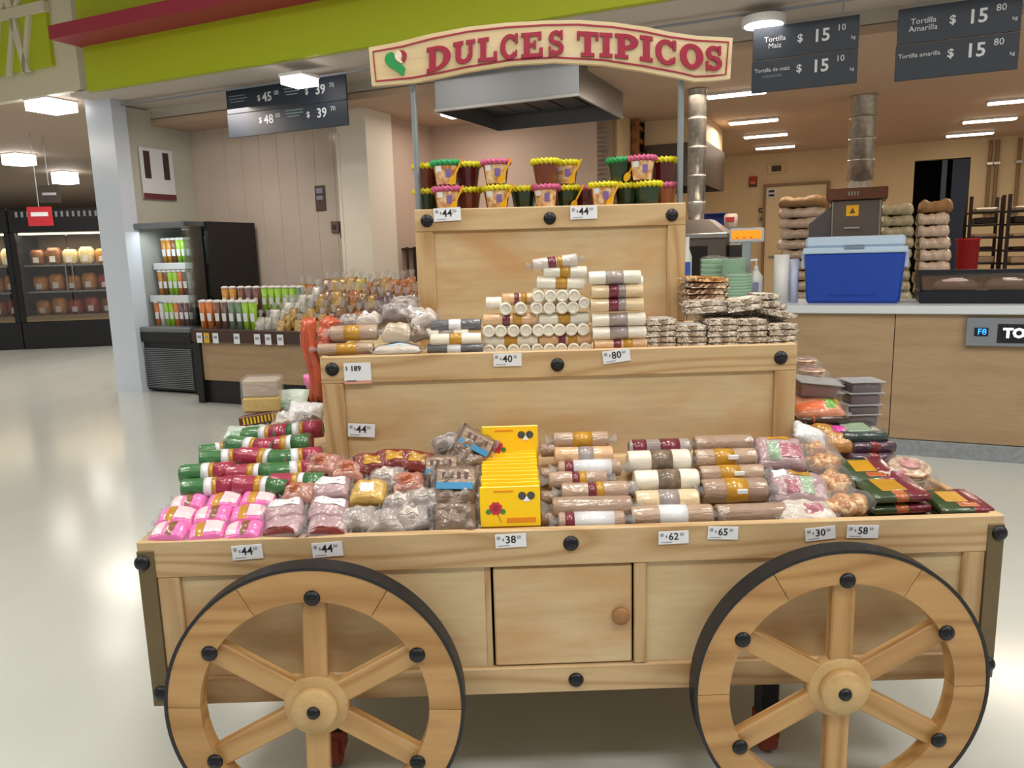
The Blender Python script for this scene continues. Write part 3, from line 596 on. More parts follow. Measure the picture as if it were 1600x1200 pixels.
place('tan_wlab', 'candy_roll', 'tan roll end poking out left of the white roll column', 'candy', 975, 1004, 765, yof(765)+.04, r=.024, scz=.9)
for k, x0, x1, y, r, sc, d in (('tan_plain', 1118, 1229, 803, .027, .95, 'plain brown roll at the tray rim'), ('tan_big', 1096, 1196, 766, .031, .95, 'thick roll with wide gold label in the middle'), ('tan_gold', 1093, 1191, 741, .026, .9, 'roll with gold label and white sticker above the thick one'),
    ('tan_gold', 1085, 1180, 716, .026, .95, 'roll with gold label second from top'), ('tan_plain', 1084, 1175, 694, .027, .9, 'plain brown roll topmost')):
    o = place(k, 'candy_roll', d+' of the brown roll column', 'candy', x0, x1, y, yof(y), r=r, scz=sc*1.2, group='brown rolls in the front tray')
    if 'gold' in d: part('sticker', mesh(B(.0, -.033, .03, .028, -.0285, .043, .002), M_card), o)
kbag('pinkbag', W_mauve, [(-.6, -.15, -.6, .5, W_sage), (-.1, .75, -.45, .35, wrapm('pink_candy', (170, 100, 116))), (-.5, .4, .62, .95, W_gold)], .15, .12, .05, .2, 31)
kbag('pinkbag2', W_mauve, [(-.1, .35, -.6, .4, W_sage), (-.6, -.2, -.6, .2, wrapm('pink_candy', (170, 100, 116))), (-.4, .35, .45, .9, W_gold), (-.9, -.5, .4, .9, W_lab)], .17, .12, .05, .25, 33)
kbag('clearbag', W_clear, [(-.1, .5, -.3, .3, wrapm('pink_candy', (170, 100, 116)))], .16, .1, .035, .4, 35)
bag('pinkbag', 'candy_bag', 'clear bag with sage leaf and pink candy, upper one beside the brown rolls', 1216, 706, .28, (.75, .05, 0), 1.0)
bag('pinkbag2', 'candy_bag', 'pinkish pointed bag with white sticker in the middle beside the brown rolls', 1246, 760, .17, (.65, .12, 0), 1.0)
bag('clearbag', 'candy_bag', 'crumpled clear bag at the tray rim beside the plain brown roll', 1258, 798, .07, (.4, .06, 0), 1.0)
# brittle
bm = bmesh.new()
for (x, y, z, r) in ((0, 0, .03, .034), (.03, .02, .026, .026), (-.03, .012, .026, .027), (.01, -.03, .024, .026), (-.022, -.026, .022, .024), (.034, -.016, .02, .022), (0, .034, .02, .024)):
    q = bmesh.ops.create_icosphere(bm, subdivisions=2, radius=r)['verts']
    for v in q: v.co *= 1+.25*noise.noise(v.co*70+Vector((x*50, y*50, 0))); v.co += Vector((x, y, z))
br = mesh(bm, W_brit, True); bm = bmesh.new(); pillow(bm, .13, .125, .075, .2, 40, 12, 10, p=2.4)
KINDS['brittle'] = [('nut_cluster', br), ('clear_wrapper', mesh(bm, film('thin_film', .80), True))]
for x, y, Y, d, s in ((1268, 697, .36, 'upper', 1.1), (1284, 720, .28, 'second', 1.1), (1302, 748, .20, 'third', 1.1), (1324, 785, .10, 'lowest, at the tray rim', 1.2)):
    bag('brittle', 'candy_bag', 'wrapped golden peanut brittle cluster in the diagonal string, '+d, x, y, Y, (.5, .2, y*.3), s, group='peanut brittle string', z0=.04)
# green and maroon trays
def ktray(key, parts_, w=.18, d=.13, h=.032):
    P = [('tray_body', mesh(B(-w/2, -d/2, 0, w/2, d/2, h, .008), parts_[0], True))]
    for a, b, m in parts_[1]: P.append(('wrapper_band', mesh(B(-w/2+w*a, -d/2-.0012, .004, -w/2+w*b, d/2+.0012, h+.0012, .004), m, True)))
    for (x0, y0, x1, y1, m) in parts_[2]: P.append(('label', mesh(B(x0, y0, h, x1, y1, h+.003, .001), m)))
    KINDS[key] = P
ktray('gm', (W_dgreen, [(.62, 1.005, W_maroon), (.38, .62, W_rust)], [(-.045, -.03, .035, .05, W_gold)])); ktray('gm2', (W_dgreen, [(.62, 1.005, W_maroon)], [(-.05, -.02, .03, .045, W_gold), (-.02, -.05, .05, -.025, W_rust)]))
ktray('choc', (W_choc, [(.3, .36, W_rust)], [])); ktray('dgr', (wrapm('teal_tray', (40, 60, 60)), [], [(-.06, -.04, .04, .04, W_sage)])); ktray('prp', (wrapm('plum_tray', (72, 48, 66)), [(.4, .62, W_dred)], []))
for k, y in enumerate((798, 781, 764)):
    bag('gm', 'candy_box', 'green and maroon candy box, %s of the stack right of the brittle' % ('lowest', 'middle', 'topmost')[k], 1391, y, .13, (.12, 0, .05), (.92, 1, .75), group='green and maroon boxes at right', z0=.02)
for k, y in enumerate((797, 783)):
    bag('gm2', 'candy_box', 'green and maroon box in the right front corner of the tray, %s' % ('lower', 'upper')[k], 1492, y, .10, (.14, .03, .02), (.80, 1, .7), group='green and maroon boxes at right', z0=.02)
bag('gm2', 'candy_box', 'box with gold label and maroon side lying behind the green and maroon stack', 1352, 735, .24, (.25, 0, 0), (.8, 1, .7))
bag('clearbag', 'candy_bag', 'shiny clear crumpled film pack behind the green and maroon stack', 1395, 745, .22, (.5, .1, .3), .9)
KINDS['wafer'] = []
bm = bmesh.new()
for k in range(5): lathe(bm, [(0, k*.012), (.058, k*.012+.001), (.06, k*.012+.005), (.058, k*.012+.010), (0, k*.012+.011)], 24, 'z', (random.uniform(-.004, .004), random.uniform(-.004, .004), 0))
KINDS['wafer'] = [('wafer_stack', mesh(bm, speckle('wafer', (196, 150, 120), (222, 188, 156), (236, 212, 186), 60), True))]
bm = bmesh.new(); pillow(bm, .15, .13, .075, .2, 44); KINDS['wafer'].append(('clear_wrapper', mesh(bm, film('thin_film', .80), True))); bm = bmesh.new(); lathe(bm, [(0, .062), (.03, .063), (.03, .065), (0, .066)], 16); KINDS['wafer'].append(('label', mesh(bm, wrapm('rose_label', (206, 130, 130)), True)))
bag('wafer', 'wafer_pack', 'pack of round pinkish wafers behind the right corner boxes', 1417, 735, .27, (.25, 0, 0), 1.0, z0=.035)
# right end of the tray
kbag('magenta', wrapm('orange_mix', (190, 140, 80)), [(-.1, .6, .0, .7, wrapm('magenta_label', (210, 60, 160))), (-.8, -.2, .1, .8, W_gold)], .14, .12, .05, .25, 51); kbag('whitebag', wrapm('white_bag', (222, 222, 226)), [], .14, .1, .04, .3, 53); kbag('fruit', wrapm('fruit_mix', (222, 150, 120)), [(-.9, .1, -.8, -.2, wrapm('orange_strip', (226, 110, 60))), (.2, .6, -.7, -.1, wrapm('leaf_green', (110, 176, 60))), (.4, .9, -.2, .8, W_yel)], .17, .12, .045, .2, 55)
bag('magenta', 'candy_bag', 'bag with magenta and orange label behind the brittle string', 1296, 683, .44, (.5, .15, 0), .95)
bag('whitebag', 'candy_bag', 'white film bag sloping down beside the middle tier at right', 1262, 676, .38, (.6, .45, 0), .8)
bag('prp', 'candy_box', 'dark plum tray with red print, lower one of the right stack', 1352, 707, .42, (.05, 0, 0), (.80, 1, 1), z0=.02)
bag('prp', 'candy_box', 'dark plum tray with red print, upper one of the right stack', 1354, 690, .44, (.05, 0, 0), (.78, 1, 1), z0=.02)
bag('dgr', 'candy_box', 'dark tray with pale green label on top of the plum trays', 1340, 673, .46, (.12, 0, 0), (.82, 1, 1), z0=.02)
for k, y in enumerate((662, 650)): bag('choc', 'candy_box', 'chocolate brown slab pack beside the middle tier, %s' % ('lower', 'upper')[k], 1274, y, .55, (.05, 0, 0), (1.0, 1, .9), z0=.016)
bag('fruit', 'candy_bag', 'fruit candy pack with orange, green and yellow print on the chocolate slabs', 1274, 634, .55, (.35, .02, 0), (1.0, 1, 1.0))
# clear tubs
def ktub(key, m, w=.12, d=.10, h=.045):
    bm = bmesh.new(); box(bm, -w/2+.006, -d/2+.006, .002, w/2-.006, d/2-.006, h*.88, .006); P = [('filling', mesh(bm, m, True))]
    bm = bmesh.new(); v = box(bm, -w/2, -d/2, 0, w/2, d/2, h)
    for q in v:
        if q.co.z < h/2: q.co.x *= .86; q.co.y *= .86
    P.append(('clear_tub', mesh(bm, film('tub_film', .75, (1, .97, .98)))))
    P.append(('lid', mesh(B(-w/2-.005, -d/2-.005, h, w/2+.005, d/2+.005, h+.005, .002), film('lid_film', .3))))
    KINDS[key] = P
ktub('tubA', W_dred); ktub('tubB', wrapm('plum_fill', (92, 62, 74)))
for k, y in enumerate((655, 640, 622, 605)): bag('tubB', 'candy_tub', 'clear lidded tub of dark candy in the far right stack, %s' % ('lowest', 'second', 'third', 'topmost')[k], 1340+k*2, y, .66, (0, 0, 0), (.95, 1, .92), group='clear tubs stacked at right', z0=.02)
bag('tubA', 'candy_tub', 'clear tub of reddish candy left of the topmost tub of the stack', 1312, 606, .72, (0, 0, 0), .9, z0=.02)
bag('tubA', 'candy_tub', 'wide clear tub of dark candy tilted beside the middle tier', 1272, 606, .58, (.1, .12, 0), (1.15, 1, 1), z0=.02)
bag('tubB', 'candy_tub', 'clear tub under the tilted wide tub beside the middle tier', 1276, 619, .60, (0, 0, 0), (1.2, 1, .6), z0=.02)
for k, (x, y, Y) in enumerate(((1268, 584, .66), (1256, 568, .74))): bag('wafer', 'wafer_pack', 'cream round wafer stack at the back right, %s' % ('front one', 'rear one')[k], x, y, Y, (0, 0, 0), (.75, .75, .55), z0=.03)

# ---- yellow boxes
M_yel = mat('yellow_card', (250, 204, 12), .35, coat=.3); M_yeld = mat('orange_print', (226, 136, 20), .4); M_rose = mat('rose_print', (190, 54, 70), .5); M_leaf = mat('leaf_print', (70, 130, 60), .5); M_seal = mat('seal_print', (72, 74, 70), .5)
def kyel(key, h, full):
    w, d = .166, .021; P = [('box_body', mesh(B(-w/2, -d/2, 0, w/2, d/2, h, .0015), M_yel))]
    if full:
        def disc(r, x, z, m, nm, n=18, wob=0, y=-d/2):
            bm = bmesh.new(); prism(bm, [(x+r*cos(2*pi*i/n)*(1+wob*(i % 2)), z+r*.95*sin(2*pi*i/n)*(1+wob*(i % 2))) for i in range(n)], y-.0008, y); P.append((nm, mesh(bm, m)))
        disc(.017, -.040, h*.46, M_rose, 'flower_print', 16, .18); disc(.009, -.040, h*.47, mat('rose_dark', (160, 36, 56), .5), 'flower_centre', 10, .2, -d/2-.0008)
        disc(.008, -.060, h*.38, M_leaf, 'leaf_print', 8); disc(.008, -.020, h*.38, M_leaf, 'leaf_print', 8)
        bm = bmesh.new(); prism(bm, [(-.036, h*.32), (-.034, h*.32), (-.024, h*.12), (-.026, h*.12)], -d/2-.0008, -d/2); P.append(('stem_print', mesh(bm, M_rose)))
        for x in (.034, .058): disc(.0115, x, h*.76, M_seal, 'seal_print', 12)
        bm = bmesh.new(); prism(bm, [(.036, h*.62), (.056, h*.62), (.046, h*.76)], -d/2-.001, -d/2-.0008); P.append(('seal_paper', mesh(bm, M_card)))
        P.append(('orange_print', mesh(B(-.01, -d/2-.0008, h*.10, .07, -d/2, h*.22), M_yeld)))
        P.append(('orange_print', mesh(B(-.045, -d/2-.0008, h*.86, .01, -d/2, h*.9), M_yeld)))
    else: P.append(('orange_print', mesh(B(-w*.4, -d*.2, h, w*.4, d*.15, h+.0006), M_yeld)))
    KINDS[key] = P
kyel('yfull', .108, True); kyel('yedge', .108, False)
G4 = 'yellow candy boxes filed in a row in the front tray'
p = aty(798, 822, .05); inst('yfull', 'candy_box', 'yellow candy box with red rose print at the front end of the row', 'candy box', (p.x, .05, p.z), (radians(-12), 0, 0), (1, 1, 1.02), G4)
for i in range(12):
    y = .073+i*.0215; z = .815+.0048*i
    inst('yedge', 'candy_box', 'yellow candy box, %s behind the rose printed front one in the filed row' % ORD[i], 'candy box', (p.x+.001+random.uniform(-.003, .003), y, z+random.uniform(-.001, .001)), (radians(-12), 0, random.uniform(-.02, .02)), (1+.0*i, 1, .96), G4)
q = aty(798, 724, .325); inst('yfull', 'candy_box', 'yellow candy box with red rose print standing raised at the back of the row', 'candy box', (q.x, .325, q.z), (radians(-8), 0, 0), (1.04, 1, 1.08), G4)
# ---- brown bags with blue band
def kblue(key, seed):
    kbag(key, W_brown, [], .12, .16, .05, .4, seed)
    KINDS[key].append(('card_label', mesh(B(-.05, .012, .047, .05, .06, .050, .001), wrapm('kraft', (168, 142, 120)))))
    KINDS[key].append(('blue_band', mesh(B(-.052, .004, .049, .048, .024, .052, .001), W_blue)))
    for i in range(4): KINDS[key].append(('card_print', mesh(B(-.036+.02*i, .034, .050, -.026+.02*i, .052, .0515), mat('brown_print', (96, 76, 78), .6))))
kblue('blue', 61); kblue('blue2', 64)
bag('blue', 'candy_bag', 'brown bag with blue band tilted against the middle tier, upper one', 733, 700, .30, (1.1, radians(30), 0), .95, z0=.02)
bag('blue2', 'candy_bag', 'brown bag with blue band standing left of the yellow boxes, front one', 712, 762, .16, (1.05, .04, 0), 1.05, z0=.02)
bag('blue', 'candy_bag', 'brown bag with blue band half hidden behind the front blue banded one', 690, 738, .25, (1.1, 0, .1), .9, z0=.02)
bag('pearl2', 'candy_bag', 'shiny grey brown bag crumpled above the blue banded bags', 700, 690, .34, (.8, -.3, 0), .9)
kbag('crump', W_brown, [], .13, .10, .05, .5, 71)
bag('crump', 'candy_bag', 'crumpled brown film bag at the rim left of the yellow boxes', 712, 805, .07, (.8, 0, 0), .95); bag('crump', 'candy_bag', 'dark brown crumpled bag behind the rim bag beside the yellow boxes', 728, 782, .14, (1.0, .2, .4), .8)
# ---- front tray, left middle
kbag('mauveL', W_mauve, [(-.75, .75, -.1, .75, W_lab)], .115, .085, .042, .22, 81); kbag('mauve', W_mauve, [(-.8, .8, -.95, -.7, W_dred)], .115, .085, .042, .25, 83); kbag('grey', W_greybag, [], .11, .09, .04, .4, 85); kbag('greyL', W_greybag, [(-.5, .4, -.2, .5, W_clear)], .11, .09, .04, .4, 87)
kbag('rust', wrapm('rust_clear', (176, 122, 108)), [(-.4, .3, -.4, .4, W_rust)], .1, .08, .04, .35, 89); kbag('marg', W_dred, [(-.4, .5, -.3, .5, W_gold)], .11, .08, .04, .3, 91); kbag('yelb', wrapm('mustard_bag', (206, 168, 84)), [(-.3, .4, -.3, .4, W_lab)], .11, .09, .05, .25, 93)
for k, x, y, d, rx in (('mauve', 445, 822, 'mauve pack at the tray rim, left one under a white label pack', .25), ('mauve', 512, 822, 'mauve pack at the tray rim, right one under a white label pack', .25), ('mauveL', 447, 795, 'mauve pack with white label above the left rim pack', .45), ('mauveL', 513, 793, 'mauve pack with white label above the right rim pack', .45),
    ('mauveL', 518, 760, 'pack with shiny white label in the third row left of the mustard bag', .55), ('rust', 470, 768, 'rust coloured clear bag behind the white labelled packs', .5), ('rust', 545, 733, 'rust and red bag near the middle tier, left of the dark red bags', .6),
    ('marg', 580, 722, 'dark red bag with gold print near the tier, left one', .7), ('marg', 615, 715, 'dark red bag with gold print near the tier, middle one', .7), ('marg', 652, 718, 'dark red bag with gold print near the tier, right one', .7),
    ('yelb', 578, 768, 'mustard yellow bag with white label in the middle of the heap', .6), ('grey', 560, 808, 'grey crumpled pack at the rim, left of three', .5), ('grey', 605, 812, 'grey crumpled pack at the rim, middle of three', .4), ('greyL', 643, 808, 'grey crumpled pack at the rim, right of three', .45),
    ('greyL', 625, 785, 'light grey pack with clear label above the rim packs', .5), ('greyL', 662, 778, 'grey pack with clear label left of the front blue banded bag', .6), ('rust', 638, 752, 'clear bag of orange brown candy above the light grey pack', .6), ('greyL', 604, 745, 'clear greyish bag between the mustard bag and the dark red bags', .6), ('rust', 508, 722, 'small rust bag against the tier stile at left', .7)):
    bag(k, 'candy_bag', d, x, y, yof(y)+.01, (rx, random.uniform(-.15, .15), random.uniform(-.2, .2)), 1.0)
# ---- left corner: pink packs
kbag('pinkA', W_pink, [(-.45, -.05, -.8, .8, W_gold), (.0, .85, -.6, .6, W_pinkw)], .105, .075, .036, .12, 101); kbag('pinkB', W_pink, [(-.85, -.2, -.7, .6, W_pinkw), (.0, .35, -.8, .6, mat('brown_label', (126, 84, 50), .4, coat=.5))], .105, .075, .036, .12, 103)
for i, (x, y, Y, k) in enumerate(((268, 828, .045, 'pinkB'), (325, 828, .045, 'pinkA'), (382, 827, .045, 'pinkB'), (278, 805, .11, 'pinkA'), (334, 803, .11, 'pinkB'), (390, 802, .11, 'pinkA'), (296, 784, .17, 'pinkB'), (352, 782, .17, 'pinkA'), (405, 778, .17, 'pinkA'))):
    bag(k, 'candy_pack', 'pink pack in the left front corner, %s row from the rim, %s from left' % (ORD[i//3], ORD[i % 3]), 'candy' and x, y, Y, (.35, random.uniform(-.1, .1), random.uniform(-.15, .15)), 1.0, group='pink packs in the left front corner')
# ---- left end: tricolour rolls
G5 = 'green and red rolls heaped at the left end of the tray'
for i, (x, y, Y, k, d) in enumerate(((330, 764, .21, 'tri', 'lowest row, left'), (408, 762, .20, 'tri2', 'lowest row, middle'), (466, 757, .21, 'tri2', 'lowest row, right'), (326, 741, .27, 'tri', 'second row, left'), (398, 742, .27, 'tri2', 'second row, middle'), (462, 738, .27, 'tri', 'second row, right'),
    (355, 719, .35, 'tri', 'third row, left'), (414, 718, .34, 'tri2', 'third row, middle'), (463, 718, .34, 'tri', 'third row, right'), (392, 700, .42, 'tri', 'fourth row, left'), (450, 697, .42, 'tri2', 'fourth row, right'), (418, 681, .50, 'tri', 'topmost row, left'), (468, 676, .50, 'tri', 'topmost row, right'))):
    p = aty(x, y, Y); inst(k, 'candy_roll', 'green and red roll in the heap at the left end, '+d, 'candy', (p.x, p.y, p.z-.024), (0, random.uniform(-.1, .1), random.uniform(-.3, .3)), (.95, 1.22, 1.22), G5)
# tub, pale packs behind
bm = bmesh.new(); box(bm, -.06, -.045, 0, .06, .045, .055, .006); box_y = mesh(bm, mat('yellow_filling', (222, 190, 60), .5, coat=.4, bump=.4, bscale=60))
KINDS['cleartub'] = [('filling', box_y), ('upper_filling', mesh(B(-.058, -.043, .055, .058, .043, .118, .006), wrapm('oat_filling', (196, 182, 158)))), ('clear_tub', mesh(B(-.064, -.05, -.001, .064, .05, .125, .008), film('tub_film', .75, (1, .97, .98))))]
p = aty(412, 641, .76); inst('cleartub', 'candy_tub', 'tall clear tub with yellow lower half standing behind the green rolls', 'candy tub', (p.x, p.y, p.z), (0, .02, .1), (1.05, 1, 1.0))
KINDS['redcarton'] = [('carton', mesh(B(-.075, -.05, 0, .075, .05, .036, .004), mat('dark_red_carton', (92, 30, 30), .4, coat=.4)))]
for i in range(10): KINDS['redcarton'].append(('yellow_stroke', mesh(B(-.06+.0125*i, -.0515, .006, -.0535+.0125*i, -.05, .030), mat('yellow_print', (214, 186, 40), .5))))
p = aty(413, 660, .735); inst('redcarton', 'candy_carton', 'dark red carton with yellow strokes lying under the clear tub', 'candy carton', (p.x, p.y, p.z), (-.1, -.12, .1))
kbag('mint', wrapm('mint_pack', (196, 210, 200)), [(-.5, .5, -.7, -.2, wrapm('mint_print', (150, 186, 160)))], .12, .09, .04, .15, 111)
bag('mint', 'candy_pack', 'white pack with pale green print right of the clear tub', 456, 622, .80, (.9, 0, 0), 1.15); bag('whitebag', 'candy_bag', 'white film bag beside the middle tier above the green rolls', 478, 640, .66, (.8, .1, 0), .9)
bag('pearl', 'candy_bag', 'clear bag with white label between the carton and the middle tier', 452, 655, .64, (.7, 0, 0), .95); bag('pinkA', 'candy_pack', 'lone bright pink pack at the back beside the orange bag', 484, 590, .95, (1.2, 0, 1.2), .8)
bag('pearl2', 'candy_bag', 'greyish bag leaning on the tier side above the topmost green roll', 480, 657, .56, (.8, .2, 0), .8); bag('mint', 'candy_pack', 'pale green pack left of the dark red carton over the rolls', 374, 676, .62, (.5, .1, 0), .8)
bag('mint', 'candy_pack', 'pale green pack directly under the dark red carton', 405, 671, .70, (.4, .05, .2), 1.0); bag('rust', 'candy_bag', 'orange clear pack between the carton and the topmost rolls', 440, 668, .62, (.4, .05, .2), .9)
p = aty(342, 700, .44); inst('tri', 'candy_roll', 'short green roll at the outer edge of the left heap', 'candy', (p.x, p.y, p.z-.03), (0, 0, .5), (.7, 1, 1), G5)

# ================================================================== BUCKETS on the top tier
M_ryel = mat('yellow_rope', (216, 206, 20), .45); M_rgrn = mat('green_rope', (30, 150, 84), .45); M_rpnk = mat('pink_rope', (196, 88, 130), .45)
M_bbr = mat('brown_pulp', (112, 50, 26), .25, coat=.8); M_bmar = mat('maroon_pulp', (86, 20, 26), .25, coat=.8); M_bgr = mat('green_pulp', (34, 58, 30), .25, coat=.8); M_bor = mat('amber_pulp', (150, 82, 32), .25, coat=.8)
M_blab = mat('bucket_label', (214, 190, 150), .4, var=.6, vscale=60, var2=(190, 120, 50)); M_spoon = mat('yellow_spoon', (224, 168, 20), .35)
def kbucket(key, body, rope, lab, spoon):
    bm = bmesh.new(); lathe(bm, [(0, 0), (.028, 0), (.030, .003), (.040, .066), (.041, .070), (0, .070)], 28, 'z', rib=.03); P = [('bucket_body', mesh(bm, body, False))]
    bm = bmesh.new(); n = 96; m = 8; V = []
    for i in range(n):
        a = 2*pi*i/n; ring = []
        for j in range(m):
            b = 2*pi*j/m; rr = .0064*(1+.42*cos(2*(b+a*9))); ring.append(bm.verts.new(((.041+rr*cos(b))*cos(a), (.041+rr*cos(b))*sin(a), .072+rr*sin(b)*1.25)))
        V.append(ring)
    for i in range(n):
        for j in range(m): bm.faces.new((V[i][j], V[i][(j+1) % m], V[(i+1) % n][(j+1) % m], V[(i+1) % n][j]))
    P.append(('rope_rim', mesh(bm, rope, True)))
    bm = bmesh.new(); lathe(bm, [(0, .071), (.038, .071), (.036, .074), (0, .075)], 20); P.append(('lid', mesh(bm, rope)))
    if lab:
        bm = bmesh.new(); lathe(bm, [(.0335, .008), (.0415, .064)], 12, 'z', a0=radians(-150), a1=radians(-35)); P.append(('bucket_label', mesh(bm, M_blab, True)))
        bm = bmesh.new(); lathe(bm, [(.0370, .028), (.0405, .052)], 4, 'z', a0=radians(-95), a1=radians(-70)); P.append(('label_print', mesh(bm, mat('violet_print', (132, 108, 176), .4), True)))
        bm = bmesh.new(); lathe(bm, [(.0395, .046), (.0418, .062)], 4, 'z', a0=radians(-140), a1=radians(-112)); P.append(('label_print', mesh(bm, M_card, True)))
    if spoon:
        bm = bmesh.new(); Q = Matrix.Translation((.028, -.044, .04)) @ Matrix.Rotation(radians(28), 4, 'Y')
        prism(bm, [(-.0025, -.012), (.0025, -.012), (.003, .045), (-.003, .045)], -.001, .001, Q)
        prism(bm, [(.010*cos(2*pi*i/14), -.024+.015*sin(2*pi*i/14)) for i in range(14)], -.0015, .0015, Q); P.append(('spoon', mesh(bm, M_spoon)))
    KINDS[key] = P
bodies = dict(br=(M_bbr, 'brown'), ma=(M_bmar, 'maroon'), gr=(M_bgr, 'dark green'), am=(M_bor, 'amber')); ropes = dict(y=(M_ryel, 'yellow'), g=(M_rgrn, 'green'), p=(M_rpnk, 'pink'))
def bucket(x, y, Y, b, r, lab, sp, lb):
    key = 'bk_%s%s%d%d' % (b, r, lab, sp)
    if key not in KINDS: kbucket(key, bodies[b][0], ropes[r][0], lab, sp)
    p = aty(x, y, Y); z = Z3-.012 if 'lower' in lb else Z3-.012+.087
    inst(key, 'candy_bucket', '%s bucket with %s rope rim%s, %s' % (bodies[b][1], ropes[r][1], ' and label' if lab else '', lb), 'bucket', (p.x, Y, z), (0, 0, random.uniform(-.15, .15)), (1.12, 1.12, 1.13), 'candy buckets on the top tier')
for row, lst in (('lower', ((668, .86, 'gr', 'y', 0, 0), (698, .77, 'br', 'p', 1, 1), (731, .84, 'br', 'y', 0, 0), (776, .78, 'br', 'y', 1, 1), (818, .84, 'gr', 'y', 0, 0), (853, .80, 'ma', 'p', 1, 0), (884, .86, 'gr', 'y', 0, 1), (914, .90, 'ma', 'p', 0, 0), (943, .77, 'am', 'y', 1, 1), (979, .82, 'gr', 'y', 0, 0), (1012, .78, 'gr', 'y', 0, 0), (1037, .85, 'am', 'p', 0, 0))),
                 ('upper', ((668, .86, 'br', 'y', 0, 0), (698, .77, 'br', 'g', 1, 1), (731, .84, 'ma', 'y', 0, 0), (776, .78, 'br', 'p', 1, 1), (853, .80, 'br', 'y', 0, 0), (884, .86, 'br', 'y', 1, 1), (970, .82, 'gr', 'g', 0, 1), (1003, .78, 'ma', 'p', 1, 0), (1035, .85, 'ma', 'y', 0, 0)))):
    for i, (x, Y, b, r, lab, sp) in enumerate(lst): bucket(x, 300, Y, b, r, lab, sp, '%s from left in the %s row' % (ORD[i], row))

# ================================================================== PRICE TAGS
def ptag(x, y, Y, txt, sup, w, h, where, tilt=0, big=False):
    p = aty(x, y, Y); t = thing('price_tag', where, 'price tag', (p.x, Y-.0035, p.z), (0, radians(-tilt), 0), 'price tags on the cart')
    obj('tag_card', B(-w/2, -.001, -h/2, w/2, .001, h/2), M_card, t)
    text('price_digits', txt, h*.78 if not big else h*.34, M_ink, t, (.0 if not big else -w*.06, -.0012, h*.06 if not big else h*.22), ext=.0003, bold=h*.012)
    if sup: text('price_cents', sup, h*.30, M_ink, t, (w*.27, -.0012, h*.22), ext=.0003)
    text('price_cents', '$', h*.26, M_ink, t, (-w*.24 if not big else -w*.40, -.0012, h*.1 if not big else h*.24), ext=.0003)
    if not big: obj('tag_mark', B(-w*.44, -.0016, h*.12, -w*.33, -.001, h*.36), M_grey, t)
    obj('tag_line', B(-w*.42, -.0016, -h*.38, -w*.05, -.001, -h*.32), M_grey, t)
    if big: obj('tag_footer', B(-w/2, -.0016, -h/2, w/2, -.001, -h*.34), mat('salmon', (214, 158, 142), .5), t)
for a in ((699, 335, Y3, '44', '50', .092, .044, 'white price tag 44 at the left of the top tier rail', 2), (912, 332, Y3, '44', '50', .092, .044, 'white price tag 44 at the middle of the top tier rail', 1),
    (793, 562, Y2, '40', '50', .088, .040, 'white price tag 40 below the white roll pyramid', 0), (963, 556, Y2, '80', '50', .086, .040, 'white price tag 80 below the labelled roll column', 7),
    (559, 583, Y2, '189', '', .084, .066, 'larger price tag 189 with salmon foot on the middle tier', 0), (565, 672, Y2+.004, '44', '50', .084, .042, 'white price tag on the middle tier panel, lower left', -4),
    (387, 862, 0, '44', '50', .082, .040, 'white price tag on the lower rail above the left wheel, left one', 3), (512, 858, 0, '44', '50', .082, .040, 'white price tag on the lower rail above the left wheel, right one', 3),
    (798, 844, 0, '38', '50', .084, .038, 'white price tag 38 on the lower rail under the yellow boxes', 2), (1052, 839, 0, '62', '50', .082, .036, 'white price tag 62 on the lower rail under the white rolls', 1), (1129, 832, 0, '65', '50', .082, .036, 'white price tag 65 on the lower rail under the brown rolls', -3),
    (1281, 833, 0, '30', '50', .082, .036, 'white price tag 30 on the lower rail over the right wheel', 5), (1347, 830, 0, '58', '50', .086, .036, 'white price tag 58 on the lower rail right of the tag 30', -2)):
    ptag(*a, big=(a[3] == '189'))

# ================================================================== STORE
def st(name, label, cat, s, t, z=0, group=None, rz=0): return thing(name, label, cat, S(s, t, z), (0, 0, -SA+rz), group)
def at_s(px_, py_, t): return att(px_, py_, t)
def span(x0, y0, x1, y1, t):   # store-plane extent of a pixel box
    a = att(x0, (y0+y1)/2, t)[0]; b = att(x1, (y0+y1)/2, t)[0]; z1 = att((x0+x1)/2, y0, t)[1]; z0 = att((x0+x1)/2, y1, t)[1]; return a, b, z0, z1
# ---- counter
M_lam = wood('counter_laminate', (178, 150, 116), (168, 140, 106), 0, ring=5, rough=.55); M_top = mat('white_counter_top', (206, 214, 220), .35); M_kick = mat('grey_stone', (142, 148, 154), .5, var=.15, vscale=30)
ct = st('service_counter', 'long service counter with wood laminate front and white top right of the cart', 'counter', 0, 0)
obj('counter_top', B(-3.4, -.04, 1.055, 1.6, .75, 1.115, .006), M_top, ct)
for a, b in ((-3.38, -2.06), (-2.055, -.535), (-.530, 1.58)): obj('front_panel', B(a, 0, .12, b, .02, 1.055, .002), M_lam, ct)
obj('kick_plate', B(-3.38, -.02, 0, 1.58, .02, .115, .003), M_kick, ct)
obj('end_panel', B(1.56, .02, .0, 1.58, .72, 1.055), M_lam, ct); obj('end_panel', B(-3.38, .02, .0, -3.36, .72, 1.055), M_lam, ct); obj('rear_panel', B(-3.36, .70, .0, 1.56, .72, 1.055), M_steeld, ct)
a, b, z0, z1 = span(1509, 497, 1600, 541, -.03)
sg = st('warmer_panel', 'grey metal control strip with blue display and white letters on the counter front', 'sign', a, -.03, z0)
Lp = 1.1; hh = z1-z0
obj('plate', B(0, -.012, 0, Lp, .03, hh, .004), mat('plate_grey', (132, 138, 148), .4, .3), sg)
obj('black_field', B(.19, -.015, hh*.13, Lp-.03, -.011, hh*.80), mat('screen_black', (22, 22, 32), .3), sg)
